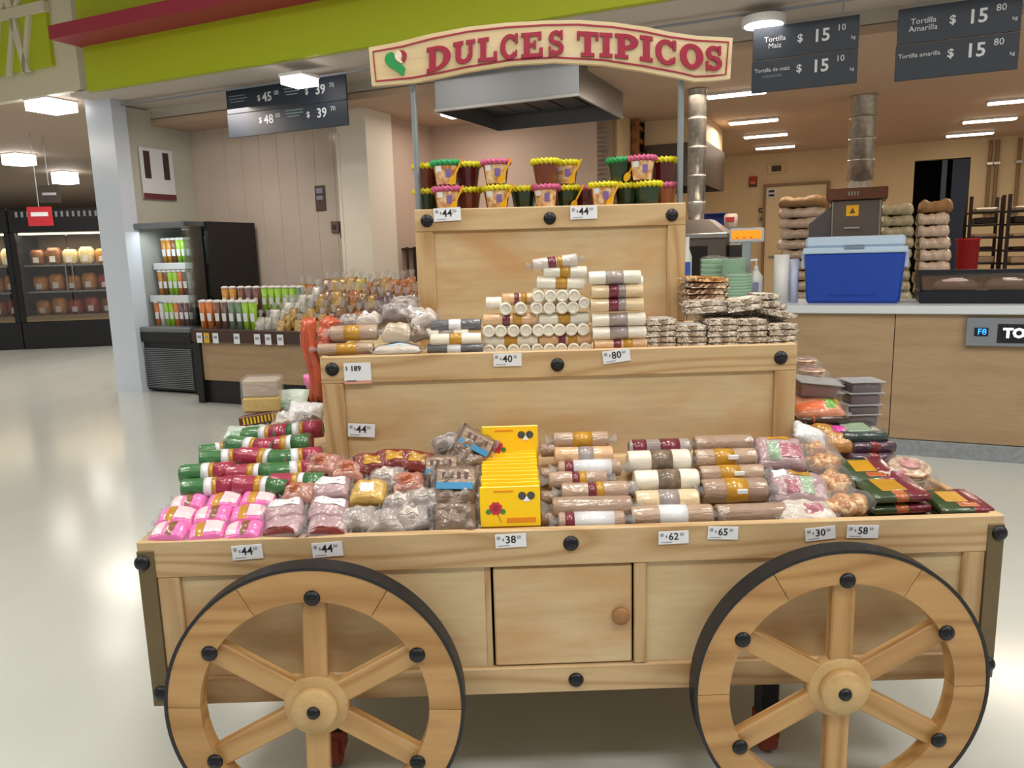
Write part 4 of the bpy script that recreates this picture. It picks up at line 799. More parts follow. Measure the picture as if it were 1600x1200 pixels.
obj('display', B(.050, -.016, hh*.36, .135, -.011, hh*.66), mat('display_dark', (14, 18, 44), .2), sg)
text('display_digits', 'F8', hh*.30, mat('blue_led', (40, 140, 255), .5, emit=3), sg, (.097, -.017, hh*.51), ext=.0005)
text('sign_letters', 'TORTILLAS', hh*.46, mat('lit_letters', (255, 250, 250), .5, emit=1.0), sg, (.225, -.017, hh*.47), ax='LEFT', bold=.0045, ext=.001)
# ---- cooler
a, b, z0, z1 = span(1253, 370, 1418, 472, .35); zc0 = 1.115; w_ = b-a
co = st('cooler_box', 'blue cooler box with pale lid standing on the white counter top', 'cooler', (a+b)/2, .36, zc0); H = z1-z0+.01
M_blue = mat('cooler_blue', (14, 66, 168), .4, coat=.2); M_lid = mat('cooler_lid', (186, 208, 232), .4)
bm = bmesh.new(); v = box(bm, -w_*.47, -.17, 0, w_*.47, .17, H*.76, .02)
for q in v: k = .93+.07*q.co.z/(H*.76); q.co.x *= k; q.co.y *= k
obj('cooler_body', bm, M_blue, co)
obj('rim', B(-w_*.485, -.182, H*.74, w_*.485, .182, H*.83, .008), M_lid, co); ld = obj('lid', B(-w_*.46, -.175, H*.83, w_*.46, .175, H*.99, .018), M_lid, co)
obj('latch', B(-.07, -.19, H*.80, .07, -.178, H*.845, .003), mat('latch_grey', (118, 136, 156), .5), co)
for sx in (-1, 1): x0, x1 = sorted((sx*w_*.455, sx*w_*.50)); obj('handle', B(x0, -.10, H*.52, x1, .10, H*.78, .006), M_lid, co)
obj('moulded_line', B(-.16, -.167, H*.12, .16, -.160, H*.13), M_blue, co)
# ---- paper rolls, soap bottle, cones
for i, (x0, x1, y0, lb) in enumerate(((1208, 1232, 398, 'wide white plastic roll standing left of the blue cooler'), (1232, 1247, 405, 'narrow bluish white roll squeezed between the wide roll and the cooler'))):
    a, b, z0, z1 = span(x0, y0, x1, 470, .22+i*.04); k = st('plastic_roll', lb, 'roll', (a+b)/2, .25+i*.06, 1.115); r = (b-a)/2; h = z1-1.115
    bm = bmesh.new(); lathe(bm, [(r*.3, 0), (r, 0), (r, h), (r*.3, h), (r*.3, 0)], 24); obj('roll_sheet', bm, M_white if i == 0 else mat('bluish_white', (196, 208, 232), .4), k, True)
    bm = bmesh.new(); lathe(bm, [(r*.22, 0), (r*.3, 0), (r*.3, h*.99), (r*.22, h*.99), (r*.22, 0)], 16); obj('core', bm, mat('cardboard', (168, 132, 92), .7), k, True)
a, b, z0, z1 = span(1169, 403, 1191, 455, .35); k = st('soap_bottle', 'white pump bottle standing on the counter left of the plastic rolls', 'bottle', (a+b)/2, .4, 1.115); r = (b-a)/2; h = z1-1.115
bm = bmesh.new(); lathe(bm, [(0, 0), (r, 0), (r, h*.58), (r*.5, h*.68), (r*.38, h*.72), (0, h*.72)], 20); obj('bottle_body', bm, M_white, k, True)
bm = bmesh.new(); lathe(bm, [(0, h*.72), (r*.34, h*.72), (r*.34, h*.80), (r*.1, h*.82), (r*.1, h*.92), (0, h*.92)], 12); tube(bm, (r*.2, 0, h*.95), (-r*.8, 0, h*.94), r*.16, seg=8); obj('pump', bm, M_white, k)
obj('bottle_label', B(-r*.55, -r*1.04, h*.18, r*.55, -r*.9, h*.45), mat('label_violet', (150, 150, 196), .5), k)
M_foam = mat('green_foam', (176, 222, 190), .6)
for j, (x0, x1, y0, y1, t, n, lb) in enumerate(((1095, 1135, 404, 440, .48, 9, 'left stack of green foam trays in clear plastic behind'), (1128, 1166, 404, 436, .30, 9, 'upper right stack of green foam trays in clear plastic'), (1132, 1176, 428, 458, .14, 10, 'front stack of green foam plates in clear plastic'))):
    a, b, z0, z1 = span(x0, y0, x1, y1, t); z0 = 1.115 if j != 1 else z0
    k = st('foam_stack', lb+', on the counter', 'foam trays', (a+b)/2, t, z0); r = (b-a)/2; dz = (z1-z0)/n
    for q in range(n):
        bm = bmesh.new(); lathe(bm, [(0, .0), (r*.9, .0), (r*.94, dz*.5), (r, dz*.7), (r, dz*.92), (r*.9, dz*.9), (0, dz*.9)], 24); obj('foam_plate', bm, M_foam, k, True, (0, 0, q*dz))
    bm = bmesh.new(); lathe(bm, [(r*1.03, 0), (r*1.06, n*dz*.5), (r*1.02, n*dz*1.02), (r*.5, n*dz*1.06), (0, n*dz*1.08)], 18)
    for v in bm.verts: v.co += noise.noise_vector(v.co*22)*.012
    obj('clear_wrapper', bm, film('thin_film', .80), k, True)
a, b, z0, z1 = span(1088, 428, 1128, 440, .18); k = st('foam_tray', 'flat green foam tray lying on the counter left of the foam stacks', 'foam tray', (a+b)/2, .2, 1.115); bm = bmesh.new(); lathe(bm, [(0, .002), (.09, .002), (.12, .02), (.125, .022), (.09, .01), (0, .01)], 24); obj('tray_dish', bm, M_foam, k, True)
a, b, z0, z1 = span(1071, 370, 1080, 425, .3); k = st('spray_bottle', 'narrow white bottle with blue label beside the red net at the upper tier edge', 'bottle', (a+b)/2-.02, .35, 1.115); h = z1-1.115
bm = bmesh.new(); lathe(bm, [(0, 0), (.04, 0), (.04, h*.7), (.018, h*.82), (.018, h), (0, h)], 16); obj('bottle_body', bm, M_white, k, True); obj('bottle_label', B(-.02, -.042, h*.2, .036, -.034, h*.62), mat('label_blue', (50, 90, 180), .5), k)
# price scale display
a, b, z0, z1 = span(1139, 356, 1193, 379, .45); k = st('scale_display', 'customer scale display with orange screen on a grey post above the counter', 'display', (a+b)/2, .5, 1.115); w_ = b-a; zb = z0-1.115; h = z1-z0
obj('post', B(-.035, -.02, 0, .035, .02, zb+.02, .004), mat('scale_grey', (150, 160, 168), .45), k); obj('housing', B(-w_/2, -.035, zb, w_/2, .03, zb+h, .012), mat('scale_light', (196, 202, 206), .4), k)
obj('screen', B(-w_*.42, -.038, zb+h*.24, w_*.42, -.034, zb+h*.84), mat('orange_screen', (255, 140, 30), .3, emit=.8), k); obj('base', B(-.12, -.1, 0, .12, .12, .05, .01), mat('scale_grey', (150, 160, 168), .45), k)
for q in range(3): obj('screen_digit', B(-w_*.3+w_*.2*q, -.039, zb+h*.3, -w_*.22+w_*.2*q, -.0375, zb+h*.36), mat('digit_dark', (150, 60, 10), .5), k)
# griddle / warmer at right
a, _ = att(1436, 470, .2); k = st('warming_tray', 'black slope-sided warming case with pale packs at the right end of the counter', 'warming case', a, .2, 1.115)
_, zt = att(1520, 422, .5); zt -= 1.115; M_nb = mat('navy_black', (20, 24, 34), .35)
bm = bmesh.new(); v = box(bm, 0, 0, 0, 1.1, .5, zt*.42, .01); obj('case_body', bm, M_nb, k)
bm = bmesh.new(); prism(bm, [(0, 0), (.03, 0), (.03, .01), (.0, .01)], 0, .5); 
for v in bm.verts: pass
bm.free(); bm = bmesh.new(); A = [(0, 0, zt*.42), (0, .5, zt*.42), (0, .5, zt), (0, .30, zt)]
va = [bm.verts.new(p) for p in A]; vb = [bm.verts.new((p[0]+.02, p[1], p[2])) for p in A]
for i in range(4): bm.faces.new((va[i], va[(i+1) % 4], vb[(i+1) % 4], vb[i]))
bm.faces.new(va); bm.faces.new(vb[::-1]); obj('end_cheek', bm, M_nb, k)
obj('top_bar', B(0, .28, zt-.03, 1.1, .32, zt+.005, .004), M_nb, k); obj('rear_wall', B(0, .48, zt*.4, 1.1, .5, zt, .003), M_nb, k)
g = bmesh.new(); vs = [g.verts.new(p) for p in ((.02, .01, zt*.44), (1.1, .01, zt*.44), (1.1, .29, zt-.02), (.02, .29, zt-.02))]; g.faces.new(vs); bmesh.ops.solidify(g, geom=g.faces[:], thickness=.004); obj('front_glass', g, glass('case_glass', (.85, .85, .9)), k)
for q in range(3): x0 = .12+.34*q; o = st('tortilla_pack', 'pale tortilla pack inside the black warming case, %s from left' % ORD[q], 'food pack', a+x0+.13, .42, 1.115+zt*.43, 'tortilla packs in the warming case'); bm = bmesh.new(); pillow(bm, .30, .18, .075, .12, q+120); obj('pack_body', bm, wrapm('tortilla_pack', (206, 180, 176)), o, True); obj('pack_label', B(-.04, -.03, .066, .05, .03, .078, .002), M_card, o)
# ---- tortilla machine and ducts
def duct(name, lb, x0, x1, ytop, ybot, t, rcone=None):
    a, b, _, _ = span(x0, ytop, x1, ybot, t); _, zb = att((x0+x1)/2, ybot, t); r = (b-a)/2; k = st(name, lb, 'duct', (a+b)/2, t, zb); h = 3.25-zb
    n = 4
    for q in range(n):
        bm = bmesh.new(); z0, z1 = h*q/n, h*(q+1)/n; lathe(bm, [(r, z0), (r, z1-.02), (r*1.03, z1-.018), (r*1.03, z1), (r, z1)], 28); obj('duct_section', bm, M_galv, k, True)
    return k, r, zb
k, r, zb = duct('exhaust_duct', 'round galvanised duct rising right beside the right sign pole', 1075, 1103, 140, 318, 2.45)
bm = bmesh.new(); lathe(bm, [(r*.75, -.22), (r*1.04, -.005), (r*1.04, .02)], 28); obj('duct_cone', bm, M_galv, k, True)
k, r, zb = duct('exhaust_duct', 'round galvanised duct rising from the tortilla machine', 1326, 1368, 155, 282, 3.9)
bm = bmesh.new(); lathe(bm, [(r*1.35, -.09), (r, .0), (r, .02)], 4, a0=pi/4, a1=pi/4+2*pi); obj('duct_hood', bm, M_galv, k)
a, b, z0, z1 = span(1297, 312, 1377, 400, 3.5); k = st('tortilla_machine', 'stainless tortilla machine with brown top and yellow sticker behind the cooler', 'machine', a, 3.5, 0); w_ = b-a
obj('cabinet', B(0, 0, .1, w_, .9, z1, .01), M_steeld, k); ft = obj('hopper_top', B(-.05, -.05, z1, w_+.05, .75, z1+.13, .008), mat('brown_metal', (98, 64, 48), .4, .5), k)
_, zy = att(1332, 329, 3.49); sx = att(1332, 329, 3.49)[0]-a; obj('yellow_sticker', B(sx-.065, -.006, zy-.06, sx+.065, .0, zy+.06), mat('sticker_yellow', (222, 170, 24), .5), k)
bm = bmesh.new(); prism(bm, [(sx-.03, zy-.03), (sx+.03, zy-.03), (sx, zy+.035)], -.008, -.005); obj('sticker_mark', bm, mat('mark_dark', (90, 70, 20), .6), k)
_, zh = att(1333, 356, 3.49); bm = bmesh.new(); tube(bm, (sx-.08, -.03, zh), (sx+.08, -.03, zh), .012, seg=10); obj('pull_handle', bm, M_steel, k)
for q in range(4): obj('vent_slot', B(sx-.05+.03*q, -.056, z1+.045, sx-.035+.03*q, -.049, z1+.09), M_steel, k, rot=(0, 0, 0))
for sx_ in (0.01, w_-.03): obj('frame_post', B(sx_, -.015, .1, sx_+.02, 0, z1-.01, .003), M_steel, k)
bm = bmesh.new(); a2 = att(1264, 350, 3.6)[0]-a; prism(bm, [(a2, .1), (0, .1), (0, z1-.06), (a2, z1-.25)], .1, .8); obj('side_chute', bm, mat('chute_grey', (92, 92, 98), .4, .6), k)
for x_ in (.05, w_-.05): obj('machine_leg', B(x_-.03, .05, 0, x_+.03, .11, .1), M_steeld, k)
obj('dark_motor', B(w_, .1, 1.3, w_+.14, .5, 1.62, .03), mat('motor_dark', (48, 42, 38), .5), k)
# oven machine at left of it (partly behind the top tier)
a, b, z0, z1 = span(1075, 345, 1134, 430, 2.1); k = st('dough_machine', 'low stainless dough machine under the left galvanised duct', 'machine', a-.1, 2.1, 0); w_ = b-a+.1
obj('cabinet', B(0, 0, .1, w_, .7, z1-.14, .01), M_steeld, k); bm = bmesh.new(); A = [(0, 0, z1-.14), (w_, 0, z1-.14), (w_, .7, z1-.14), (0, .7, z1-.14)]; T4 = [(.0, .1, z1+.02), (w_*.6, .1, z1+.02), (w_*.6, .5, z1+.02), (.0, .5, z1+.02)]
va = [bm.verts.new(p) for p in A]; vb = [bm.verts.new(p) for p in T4]
for i in range(4): bm.faces.new((va[i], va[(i+1) % 4], vb[(i+1) % 4], vb[i]))
bm.faces.new(va[::-1]); bm.faces.new(vb); obj('hopper', bm, M_steel, k)
obj('dark_opening', B(.05, -.006, z1-.62, w_*.62, .0, z1-.26), mat('opening_black', (30, 26, 24), .7), k); obj('shelf_lip', B(-.02, -.04, z1-.18, w_+.02, .0, z1-.13, .004), M_steel, k)  # opening drawn as a flat near-black plate on the cabinet front
obj('side_motor', B(w_, .1, z1-.5, w_+.16, .5, z1-.24, .02), mat('motor_dark', (48, 42, 38), .5), k)
for x_ in (.05, w_-.05): obj('machine_leg', B(x_-.03, .05, 0, x_+.03, .11, .1), M_steeld, k)
# blue box and red net
a, b, z0, z1 = span(1096, 334, 1128, 356, 3.4); k = st('blue_box', 'dark blue carton half hidden behind the dough machine', 'box', (a+b)/2+.05, 3.4, 0); obj('carton', B(-.14, 0, 0, .14, .3, z1, .004), mat('carton_blue', (28, 50, 140), .5), k); obj('carton_flap', B(-.13, -.12, z1-.01, .13, .0, z1, .002), mat('carton_blue', (28, 50, 140), .5), k)
a, b, z0, z1 = span(1124, 334, 1142, 360, 3.0); k = st('white_container', 'small white container with red and blue print beside the blue carton', 'container', (a+b)/2+.05, 3.0, 0); obj('stand', B(-.08, 0, 0, .08, .2, z0, .004), M_steeld, k); bm = bmesh.new(); lathe(bm, [(0, z0), (.075, z0), (.08, z1-.02), (.06, z1), (0, z1)], 18, off=(0, .1, 0)); obj('container_body', bm, mat('container_white', (214, 198, 190), .5), k, True); obj('container_print', B(-.05, .01, z1-.09, .05, .03, z1-.04), mat('print_red', (170, 40, 40), .5), k)
# ---- hoods
M_hoodw = mat('hood_white', (206, 186, 160), .4, .4)
a, _ = att(680, 150, .75); b, zb = att(905, 150, .75); k = st('range_hood', 'big stainless hood hanging under the ceiling behind the sign', 'hood', a, .75, zb); w_ = b-a; s2, t2 = atst(983, 185, zb); dp = max(.9, t2-.75)
for bx in ((0, 0, 0, w_, .02, .42), (0, dp-.02, 0, w_, dp, .42), (0, .02, 0, .02, dp-.02, .42), (w_-.02, .02, 0, w_, dp-.02, .42)): obj('hood_side', B(*bx), mat('hood_steel', (150, 152, 156), .3, .85), k)
obj('hood_cap', B(0, 0, .40, w_, dp, .42), M_steeld, k); obj('hood_lip', B(-.01, -.012, 0, w_+.01, 0, .03, .002), M_steel, k)
for q in range(5): obj('grease_filter', B(.06+q*(w_-.12)/5, .1, .16, .04+(q+1)*(w_-.12)/5, dp-.1, .19, .004), mat('filter_dark', (44, 42, 42), .5, .4), k)
a, b, z0, z1 = span(1040, 240, 1100, 290, 4.2); k = st('range_hood', 'smaller stainless hood under a cream boxed shaft behind the left duct', 'hood', a-.3, 4.2, z0); w_ = att(1103, 265, 4.2)[0]-a+.3
bm = bmesh.new(); box(bm, 0, 0, 0, w_, 1.5, .55); bm.faces.ensure_lookup_table(); bmesh.ops.delete(bm, geom=[f for f in bm.faces if f.normal.z < -.5], context='FACES_ONLY'); bmesh.ops.solidify(bm, geom=bm.faces[:], thickness=.02); obj('hood_body', bm, M_steeld, k)
obj('grease_filter', B(.05, .05, .2, w_-.05, 1.45, .22), mat('filter_dark', (44, 42, 42), .5, .4), k); obj('boxed_shaft', B(0, .05, .55, w_-.02, 1.4, 3.25-z0), M_cream, k)
# ---- flour sacks
M_sack = mat('flour_sack', (212, 194, 178), .35, coat=.9, bump=.9, bscale=16, var=.18, vscale=6); M_sack2 = mat('olive_sack', (196, 190, 160), .35, coat=.9, bump=.9, bscale=14, var=.2, vscale=6); M_sack3 = mat('brown_sack', (150, 116, 74), .6, bump=.6, bscale=14, var=.2, vscale=6)
sk = []
for q in range(4):
    bm = bmesh.new(); pillow(bm, 1, .7, .16, .22, 200+q, 22, 14, p=12, flat=.30)
    for v in bm.verts: v.co += noise.noise_vector(v.co*7+Vector((q*9, 0, 0)))*.022; sk.append((bm))
SKM = [[mesh(b_.copy(), m_, True) for b_ in sk] for m_ in (M_sack, M_sack2, M_sack3)]
def sacks(name, x0, x1, t, y0, n, mi, where, zb=.15):
    a, b, _, z1 = span(x0, y0, x1, y0+20, t); dz = (z1-zb)/n
    for q in range(n):
        o = part('flour_sack', SKM[(mi if q < n-1 or mi else 2) if not callable(mi) else mi(q)][q % 4].copy(), None, S((a+b)/2+random.uniform(-.02, .02), t+.35, zb+q*dz), (0, 0, -SA+random.uniform(-.05, .05))); o.scale = ((b-a)*.96, .95, dz/.172)
        tag(o, 'pale flour sack %s, %s of %d' % (where, 'layer '+['one', 'two', 'three', 'four', 'five', 'six', 'seven', 'eight', 'nine', 'ten', 'eleven', 'twelve'][q]+' from the floor', n) if False else 'flour sack in the %s, %s' % (where, (ORD[q] if q < n-1 else 'topmost')+(' from the floor' if q < n-1 else '')), 'sack', 'flour sacks piled behind the counter')
sacks('a', 1216, 1292, 4.6, 306, 15, 0, 'pile left of the tortilla machine')
sacks('b', 1378, 1434, 4.6, 318, 14, 1, 'front left pile right of the machine')
sacks('c', 1436, 1492, 4.6, 312, 13, 0, 'pile at far right of the machine')
for nm, x0, x1 in (('left', 1216, 1292), ('right', 1376, 1492)):
    a, b, _, _ = span(x0, 400, x1, 440, 4.6); k = st('wooden_pallet', 'wooden pallet under the flour sacks %s of the tortilla machine' % nm, 'pallet', a, 4.6)
    for q in range(4): obj('deck_board', B(0, .02+.18*q, .11, b-a, .14+.18*q, .14), M_pineX, k)
    for q in range(3): obj('pallet_block', B((b-a)*q/2-(.08 if q == 2 else .04 if q == 1 else 0), .02, 0, (b-a)*q/2+(.08 if q == 0 else .04 if q == 1 else 0), .68, .11), M_pineX, k)
# ---- back wall fittings
TB = 9.1
M_line = mat('frame_brown', (150, 122, 92), .6)
a, b, z0, z1 = span(1196, 290, 1290, 400, TB); bm = bmesh.new(); box(bm, a, TB-.05, 0, b, TB, z1, .006); d1 = instore(struct('door_1', bm, mat('door_cream', (232, 212, 172), .5)))
for bx in ((a-.05, TB-.07, 0, a, TB, z1+.05), (b, TB-.07, 0, b+.05, TB, z1+.05), (a, TB-.07, z1, b, TB, z1+.05)): obj('door_frame', B(*bx), M_line, d1)
ax, az = att(1186, 385, TB); bm = bmesh.new(); tube(bm, (a+.08, TB-.09, az-.2), (a+.45, TB-.09, az-.2), .02, seg=8); obj('door_handle', bm, M_steel, d1)
def wallbox(x0, y0, x1, y1, name, lb, cat, m, extra=None, t=TB, d=.06):
    a, b, z0, z1 = span(x0, y0, x1, y1, t); k = st(name, lb, cat, a, t, z0); obj('housing', B(0, -d, 0, b-a, 0, z1-z0, .006), m, k); w, h = b-a, z1-z0
    for (u0, v0, u1, v1, m2, nm) in extra or []: obj(nm, B(u0*w, -d-.008, v0*h, u1*w, -d, v1*h), m2, k)
M_red2 = mat('alarm_red', (190, 40, 24), .4); M_dk = mat('dark_print', (70, 50, 44), .6)
wallbox(1171, 276, 1183, 292, 'fire_alarm', 'red and dark fire alarm on the cream back wall', 'alarm', mat('alarm_dark', (84, 60, 40), .5), [(.1, .5, .95, 1, M_red2, 'alarm_lamp'), (.2, .25, .8, .5, mat('alarm_amber', (226, 130, 60), .5), 'alarm_plate')])
wallbox(1200, 257, 1228, 271, 'emergency_lamp', 'cream emergency light box above the back door', 'lamp', M_cream, [(.22, .2, .76, .85, M_dk, 'lamp_grid')])
wallbox(1198, 295, 1213, 309, 'paper_notice', 'white paper notices on the back door, upper left', 'notice', M_card, [(.2, .6, .8, .85, M_dk, 'print_line'), (.2, .15, .8, .4, M_dk, 'print_line')], TB-.06, .006)
wallbox(1186, 325, 1195, 332, 'wall_control', 'small dark control box left of the back door, upper one', 'switch', M_dk, [(.2, .3, .8, .7, M_grey, 'button')]); wallbox(1186, 339, 1195, 346, 'wall_control', 'small steel control box left of the back door, lower one', 'switch', M_steel, [(.3, .2, .7, .8, M_dk, 'button')])
# dark doorway with blue strip
a, b, z0, z1 = span(1428, 246, 1502, 400, TB)
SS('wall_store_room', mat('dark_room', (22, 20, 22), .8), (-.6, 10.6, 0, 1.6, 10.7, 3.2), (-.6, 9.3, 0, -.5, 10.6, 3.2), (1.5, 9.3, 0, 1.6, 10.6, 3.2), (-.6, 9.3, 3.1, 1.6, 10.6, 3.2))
bm = bmesh.new(); box(bm, .60, 9.12, 0, .85, 9.16, 2.93); d2 = instore(struct('door_2', bm, mat('door_blue', (24, 42, 76), .5))); obj('door_edge', B(.44, 9.12, 0, .52, 9.18, 2.93), mat('edge_blue', (50, 70, 96), .4), d2)
# pipes on the right part of the wall
for i, x in enumerate((1543, 1554, 1588)):
    s_, z_ = att(x, 300, TB-.05); k = st('wall_pipe', 'thin brown conduit on the cream wall, %s right of the dark doorway' % ORD[i], 'pipe', s_, TB-.05, 2.0, 'brown conduits'); bm = bmesh.new(); tube(bm, (0, 0, -.1), (0, 0, 1.2), .03, seg=10); obj('pipe_run', bm, M_line, k)
    for q in (0, .8): obj('pipe_clip', B(-.045, -.04, q, .045, .05, q+.04), M_steel, k)
# bakery racks
M_rack = mat('rack_dark', (40, 32, 28), .5, .5)
for i, (x0, x1, y0, t) in enumerate(((1512, 1568, 306, 6.0), (1572, 1630, 302, 5.6))):
    a, b, z0, z1 = span(x0, y0, x1, 420, t); w_ = b-a; k = st('bakery_rack', 'dark wheeled bakery rack full of trays behind the counter, %s one' % ('left', 'right')[i], 'rack', a, t)
    for xx in (0, w_-.04):
        for yy in (0, .56): obj('upright', B(xx, yy, .1, xx+.04, yy+.04, z1), M_rack, k)
    for q in range(11): z = .2+q*(z1-.25)/11; tr = obj('rack_tray', B(.04, .0, z, w_-.04, .6, z+.025, .004), M_rack, k); obj('tray_load', B(.08, .02, z+.026, w_-.08, .55, z+.026+(.04 if q % 3 else .085), .01), wrapm('bread_load', (170, 140, 110)) if q % 2 == 0 else M_rack, tr)
    for xx in (.02, w_-.02): bm = bmesh.new(); tube(bm, (xx-.02, .3, .05), (xx+.02, .3, .05), .05, seg=12); obj('rack_wheel', bm, M_black, k)
a, b, z0, z1 = span(1502, 375, 1522, 398, 5.0); k = st('red_bin', 'red plastic bin standing left of the bakery racks', 'bin', (a+b)/2, 5.0); bm = bmesh.new(); lathe(bm, [(0, 0), (.1, 0), (.13, z1), (.14, z1), (.14, z1+.02), (.12, z1+.02)], 20); obj('bin_body', bm, mat('bin_red', (170, 20, 36), .5), k, True)
# wood slat rack on the side wall
k = st('wall_rack', 'orange brown wooden slat rack mounted high on the cream side wall', 'rack', -3.58, 3.9, 2.45); M_rw = wood('rack_wood', (176, 118, 72), (150, 96, 56), 1)
for q in range(5): obj('rack_slat', B(0, 0, q*.17, .06, 1.1, q*.17+.06, .004), M_rw, k)
for q in (0.0, 1.04): obj('rack_upright', B(.0, q, -.05, .09, q+.06, .95 if q else .8, .004), M_rw, k)
# dark shelf behind the produce
a, b, z0, z1 = span(619, 386, 656, 450, 2.2); k = st('dark_rack', 'dark metal rack standing in the recess left of the upper tier', 'rack', a, 2.2); M_dr = mat('rack_maroon', (66, 46, 44), .5)
for xx in (0, .27, .54): obj('upright', B(xx, 0, 0, xx+.05, .05, z1), M_dr, k)
for q in range(4): obj('shelf', B(0, 0, .3+q*(z1-.34)/3, .6, .4, .33+q*(z1-.34)/3), M_dr, k)
for q in range(5): obj('bar', B(.06+.1*q, .0, z1-.28, .085+.1*q, .02, z1), M_dr, k)
# ---- menu boards
M_board = mat('board_slate', (32, 42, 56), .5, var=.08, vscale=3); M_chalk = mat('chalk', (206, 210, 214), .7); M_faint = mat('faint_chalk', (116, 136, 144), .7)
def board(x0, x1, y0, y1, t, lb, rows, slope):
    a = att(x0, (y0[0]+y1[0])/2, t)[0]; b = att(x1, (y0[1]+y1[1])/2, t)[0]; z1 = att(x0, y0[0], t)[1]; z0 = att(x0, y1[0], t)[1]
    k = st('menu_board', lb, 'menu board', a, t, z0); w_, h = b-a, z1-z0
    for q in range(2): obj('board_panel', B(.004*q, 0, h*.5*(q)+.004, w_, .02, h*.5*(q+1)-.002, .002), M_board, k)
    for xx in (.12, w_-.12): bm = bmesh.new(); tube(bm, (xx, .01, h), (xx, .01, 3.4-z0), .006, seg=6); obj('hanging_rod', bm, M_grey, k)
    for (kind, u, v, s_, sz) in rows:
        if kind == 'l': obj('faint_line', B(u*w_, -.003, v*h, (u+s_)*w_, 0, (v+sz)*h), M_faint, k)
        else: text('chalk_text', s_, sz*h, M_chalk if kind == 't' else M_faint, k, (u*w_, -.002, v*h), ext=.001, bold=sz*h*.02 if kind == 't' and sz > .15 else 0)
    return k
r_ = lambda n1, n2, c1, c2, off=0: [('t', .22, .80, n1[0], .11), ('t', .22, .70, n1[1], .11), ('t', .46, .76, '$', .16), ('t', .66, .76, '15', .26), ('t', .84, .84, c1, .13), ('t', .95, .68, 'kg', .07),
     ('t', .20, .34, n2[0], .085), ('f', .20, .25, n2[1], .075), ('t', .46, .31, '$', .16), ('t', .66, .31, '15', .26), ('t', .84, .39, c2, .13), ('t', .95, .22, 'kg', .07)]
board(1175, 1341, (45, 22), (147, 134), .5, 'dark slate price board reading 15.10 hanging left of the other tortilla board', r_(('Tortilla', 'Maiz'), ('Tortilla de maiz', 'empacada'), '10', '10'), 0)
board(1400, 1594, (15, 0), (128, 112), .5, 'dark slate price board reading 15.80 hanging at the upper right', r_(('Tortilla', 'Amarilla'), ('Tortilla amarilla', ''), '80', '80'), 0)
board(355, 542, (142, 122), (217, 200), .5, 'wide dark slate price board hanging before the tiled wall at left',
      [('l', .03, .86, .14, .02), ('l', .03, .80, .16, .02), ('l', .04, .74, .12, .02), ('t', .29, .76, '$', .16), ('t', .36, .76, '45', .26), ('t', .44, .82, '00', .13), ('l', .50, .86, .13, .02), ('l', .51, .80, .12, .02), ('l', .52, .74, .1, .02), ('t', .69, .76, '$', .16), ('t', .80, .76, '39', .26), ('t', .89, .82, '70', .13),
       ('t', .29, .30, '$', .16), ('t', .36, .30, '48', .26), ('t', .44, .36, '00', .13), ('l', .50, .42, .15, .02), ('l', .51, .36, .14, .02), ('l', .52, .30, .1, .02), ('t', .69, .30, '$', .16), ('t', .80, .30, '39', .26), ('t', .89, .36, '70', .13)], 0)
k = st('hanging_rail', 'thin grey ceiling rail carrying the price boards', 'rail', -9, .44, 3.385); obj('rail_bar', B(0, 0, 0, 15, .03, .015), M_grey, k)
# ---- lamps
M_lamp = mat('lamp_glow', (255, 240, 222), .5, emit=7); M_lampw = mat('lamp_glow_white', (255, 250, 244), .5, emit=7)
def lamp(s_, t_, z, w_, d, lb, grp, round_=False, m=M_lampw, hz=.02):
    k = st('ceiling_lamp', lb, 'lamp', s_, t_, z, grp)
    if round_:
        bm = bmesh.new(); lathe(bm, [(0, 0), (w_/2, 0), (w_/2, .03), (0, .03)], 28); obj('diffuser', bm, m, k); bm = bmesh.new(); lathe(bm, [(w_/2, .0), (w_/2+.02, .0), (w_/2+.02, .06), (0, .06), (0, .03), (w_/2, .03)], 28); obj('lamp_frame', bm, M_white, k)
    else:
        obj('diffuser', B(-w_/2, -d/2, .02-hz, w_/2, d/2, .02, .004), m, k); obj('lamp_frame', B(-w_/2-.01, -d/2-.01, .02, w_/2+.01, d/2+.01, .05), M_white, k)
for i, (x, y) in enumerate(((1150, 150), (1177, 192), (1196, 214), (1211, 232))): s_, t_ = atst(x, y, 3.2); lamp(s_, t_, 3.2, .62, .12, 'long strip lamp in the left row of the kitchen ceiling, %s from the front' % ORD[i], 'kitchen strip lamps', m=M_lamp)
for i, (x, y) in enumerate(((1592, 160), (1546, 190), (1515, 212), (1606, 229))): s_, t_ = atst(x, y, 3.2); lamp(s_, t_, 3.2, .64, .12, ('strip lamp at the right edge of the kitchen ceiling, rearmost' if i == 3 else 'long strip lamp in the right row of the kitchen ceiling, %s from the front' % ORD[i]), 'kitchen strip lamps', m=M_lamp)
s_, t_ = atst(1193, 40, 3.30); lamp(s_, t_, 3.30, .30, 0, 'round glowing ceiling lamp above the left corner of the tortilla price board', 'kitchen lamps', True)
s_, t_ = atst(468, 125, 3.30); lamp(s_, t_, 3.30, .26, .26, 'square glowing ceiling lamp above the wide left price board', 'kitchen lamps', hz=.07)
s_, t_ = atst(713, 182, 3.2); lamp(s_, t_, 3.2, .28, .28, 'small square ceiling lamp under the stainless hood', 'kitchen lamps')
for i, (x, y, sz, lb) in enumerate(((80, 162, .46, 'nearest of the three square market lamps'), (29, 244, .44, 'leftmost of the three square market lamps'), (101, 271, .42, 'farthest of the three square market lamps, right one'))):
    s_, t_ = atst(x, y, 3.46); lamp(s_, t_, 3.46, sz*.85, sz*.85, lb+' beyond the white column', 'market lamps', hz=.11+.06*i)
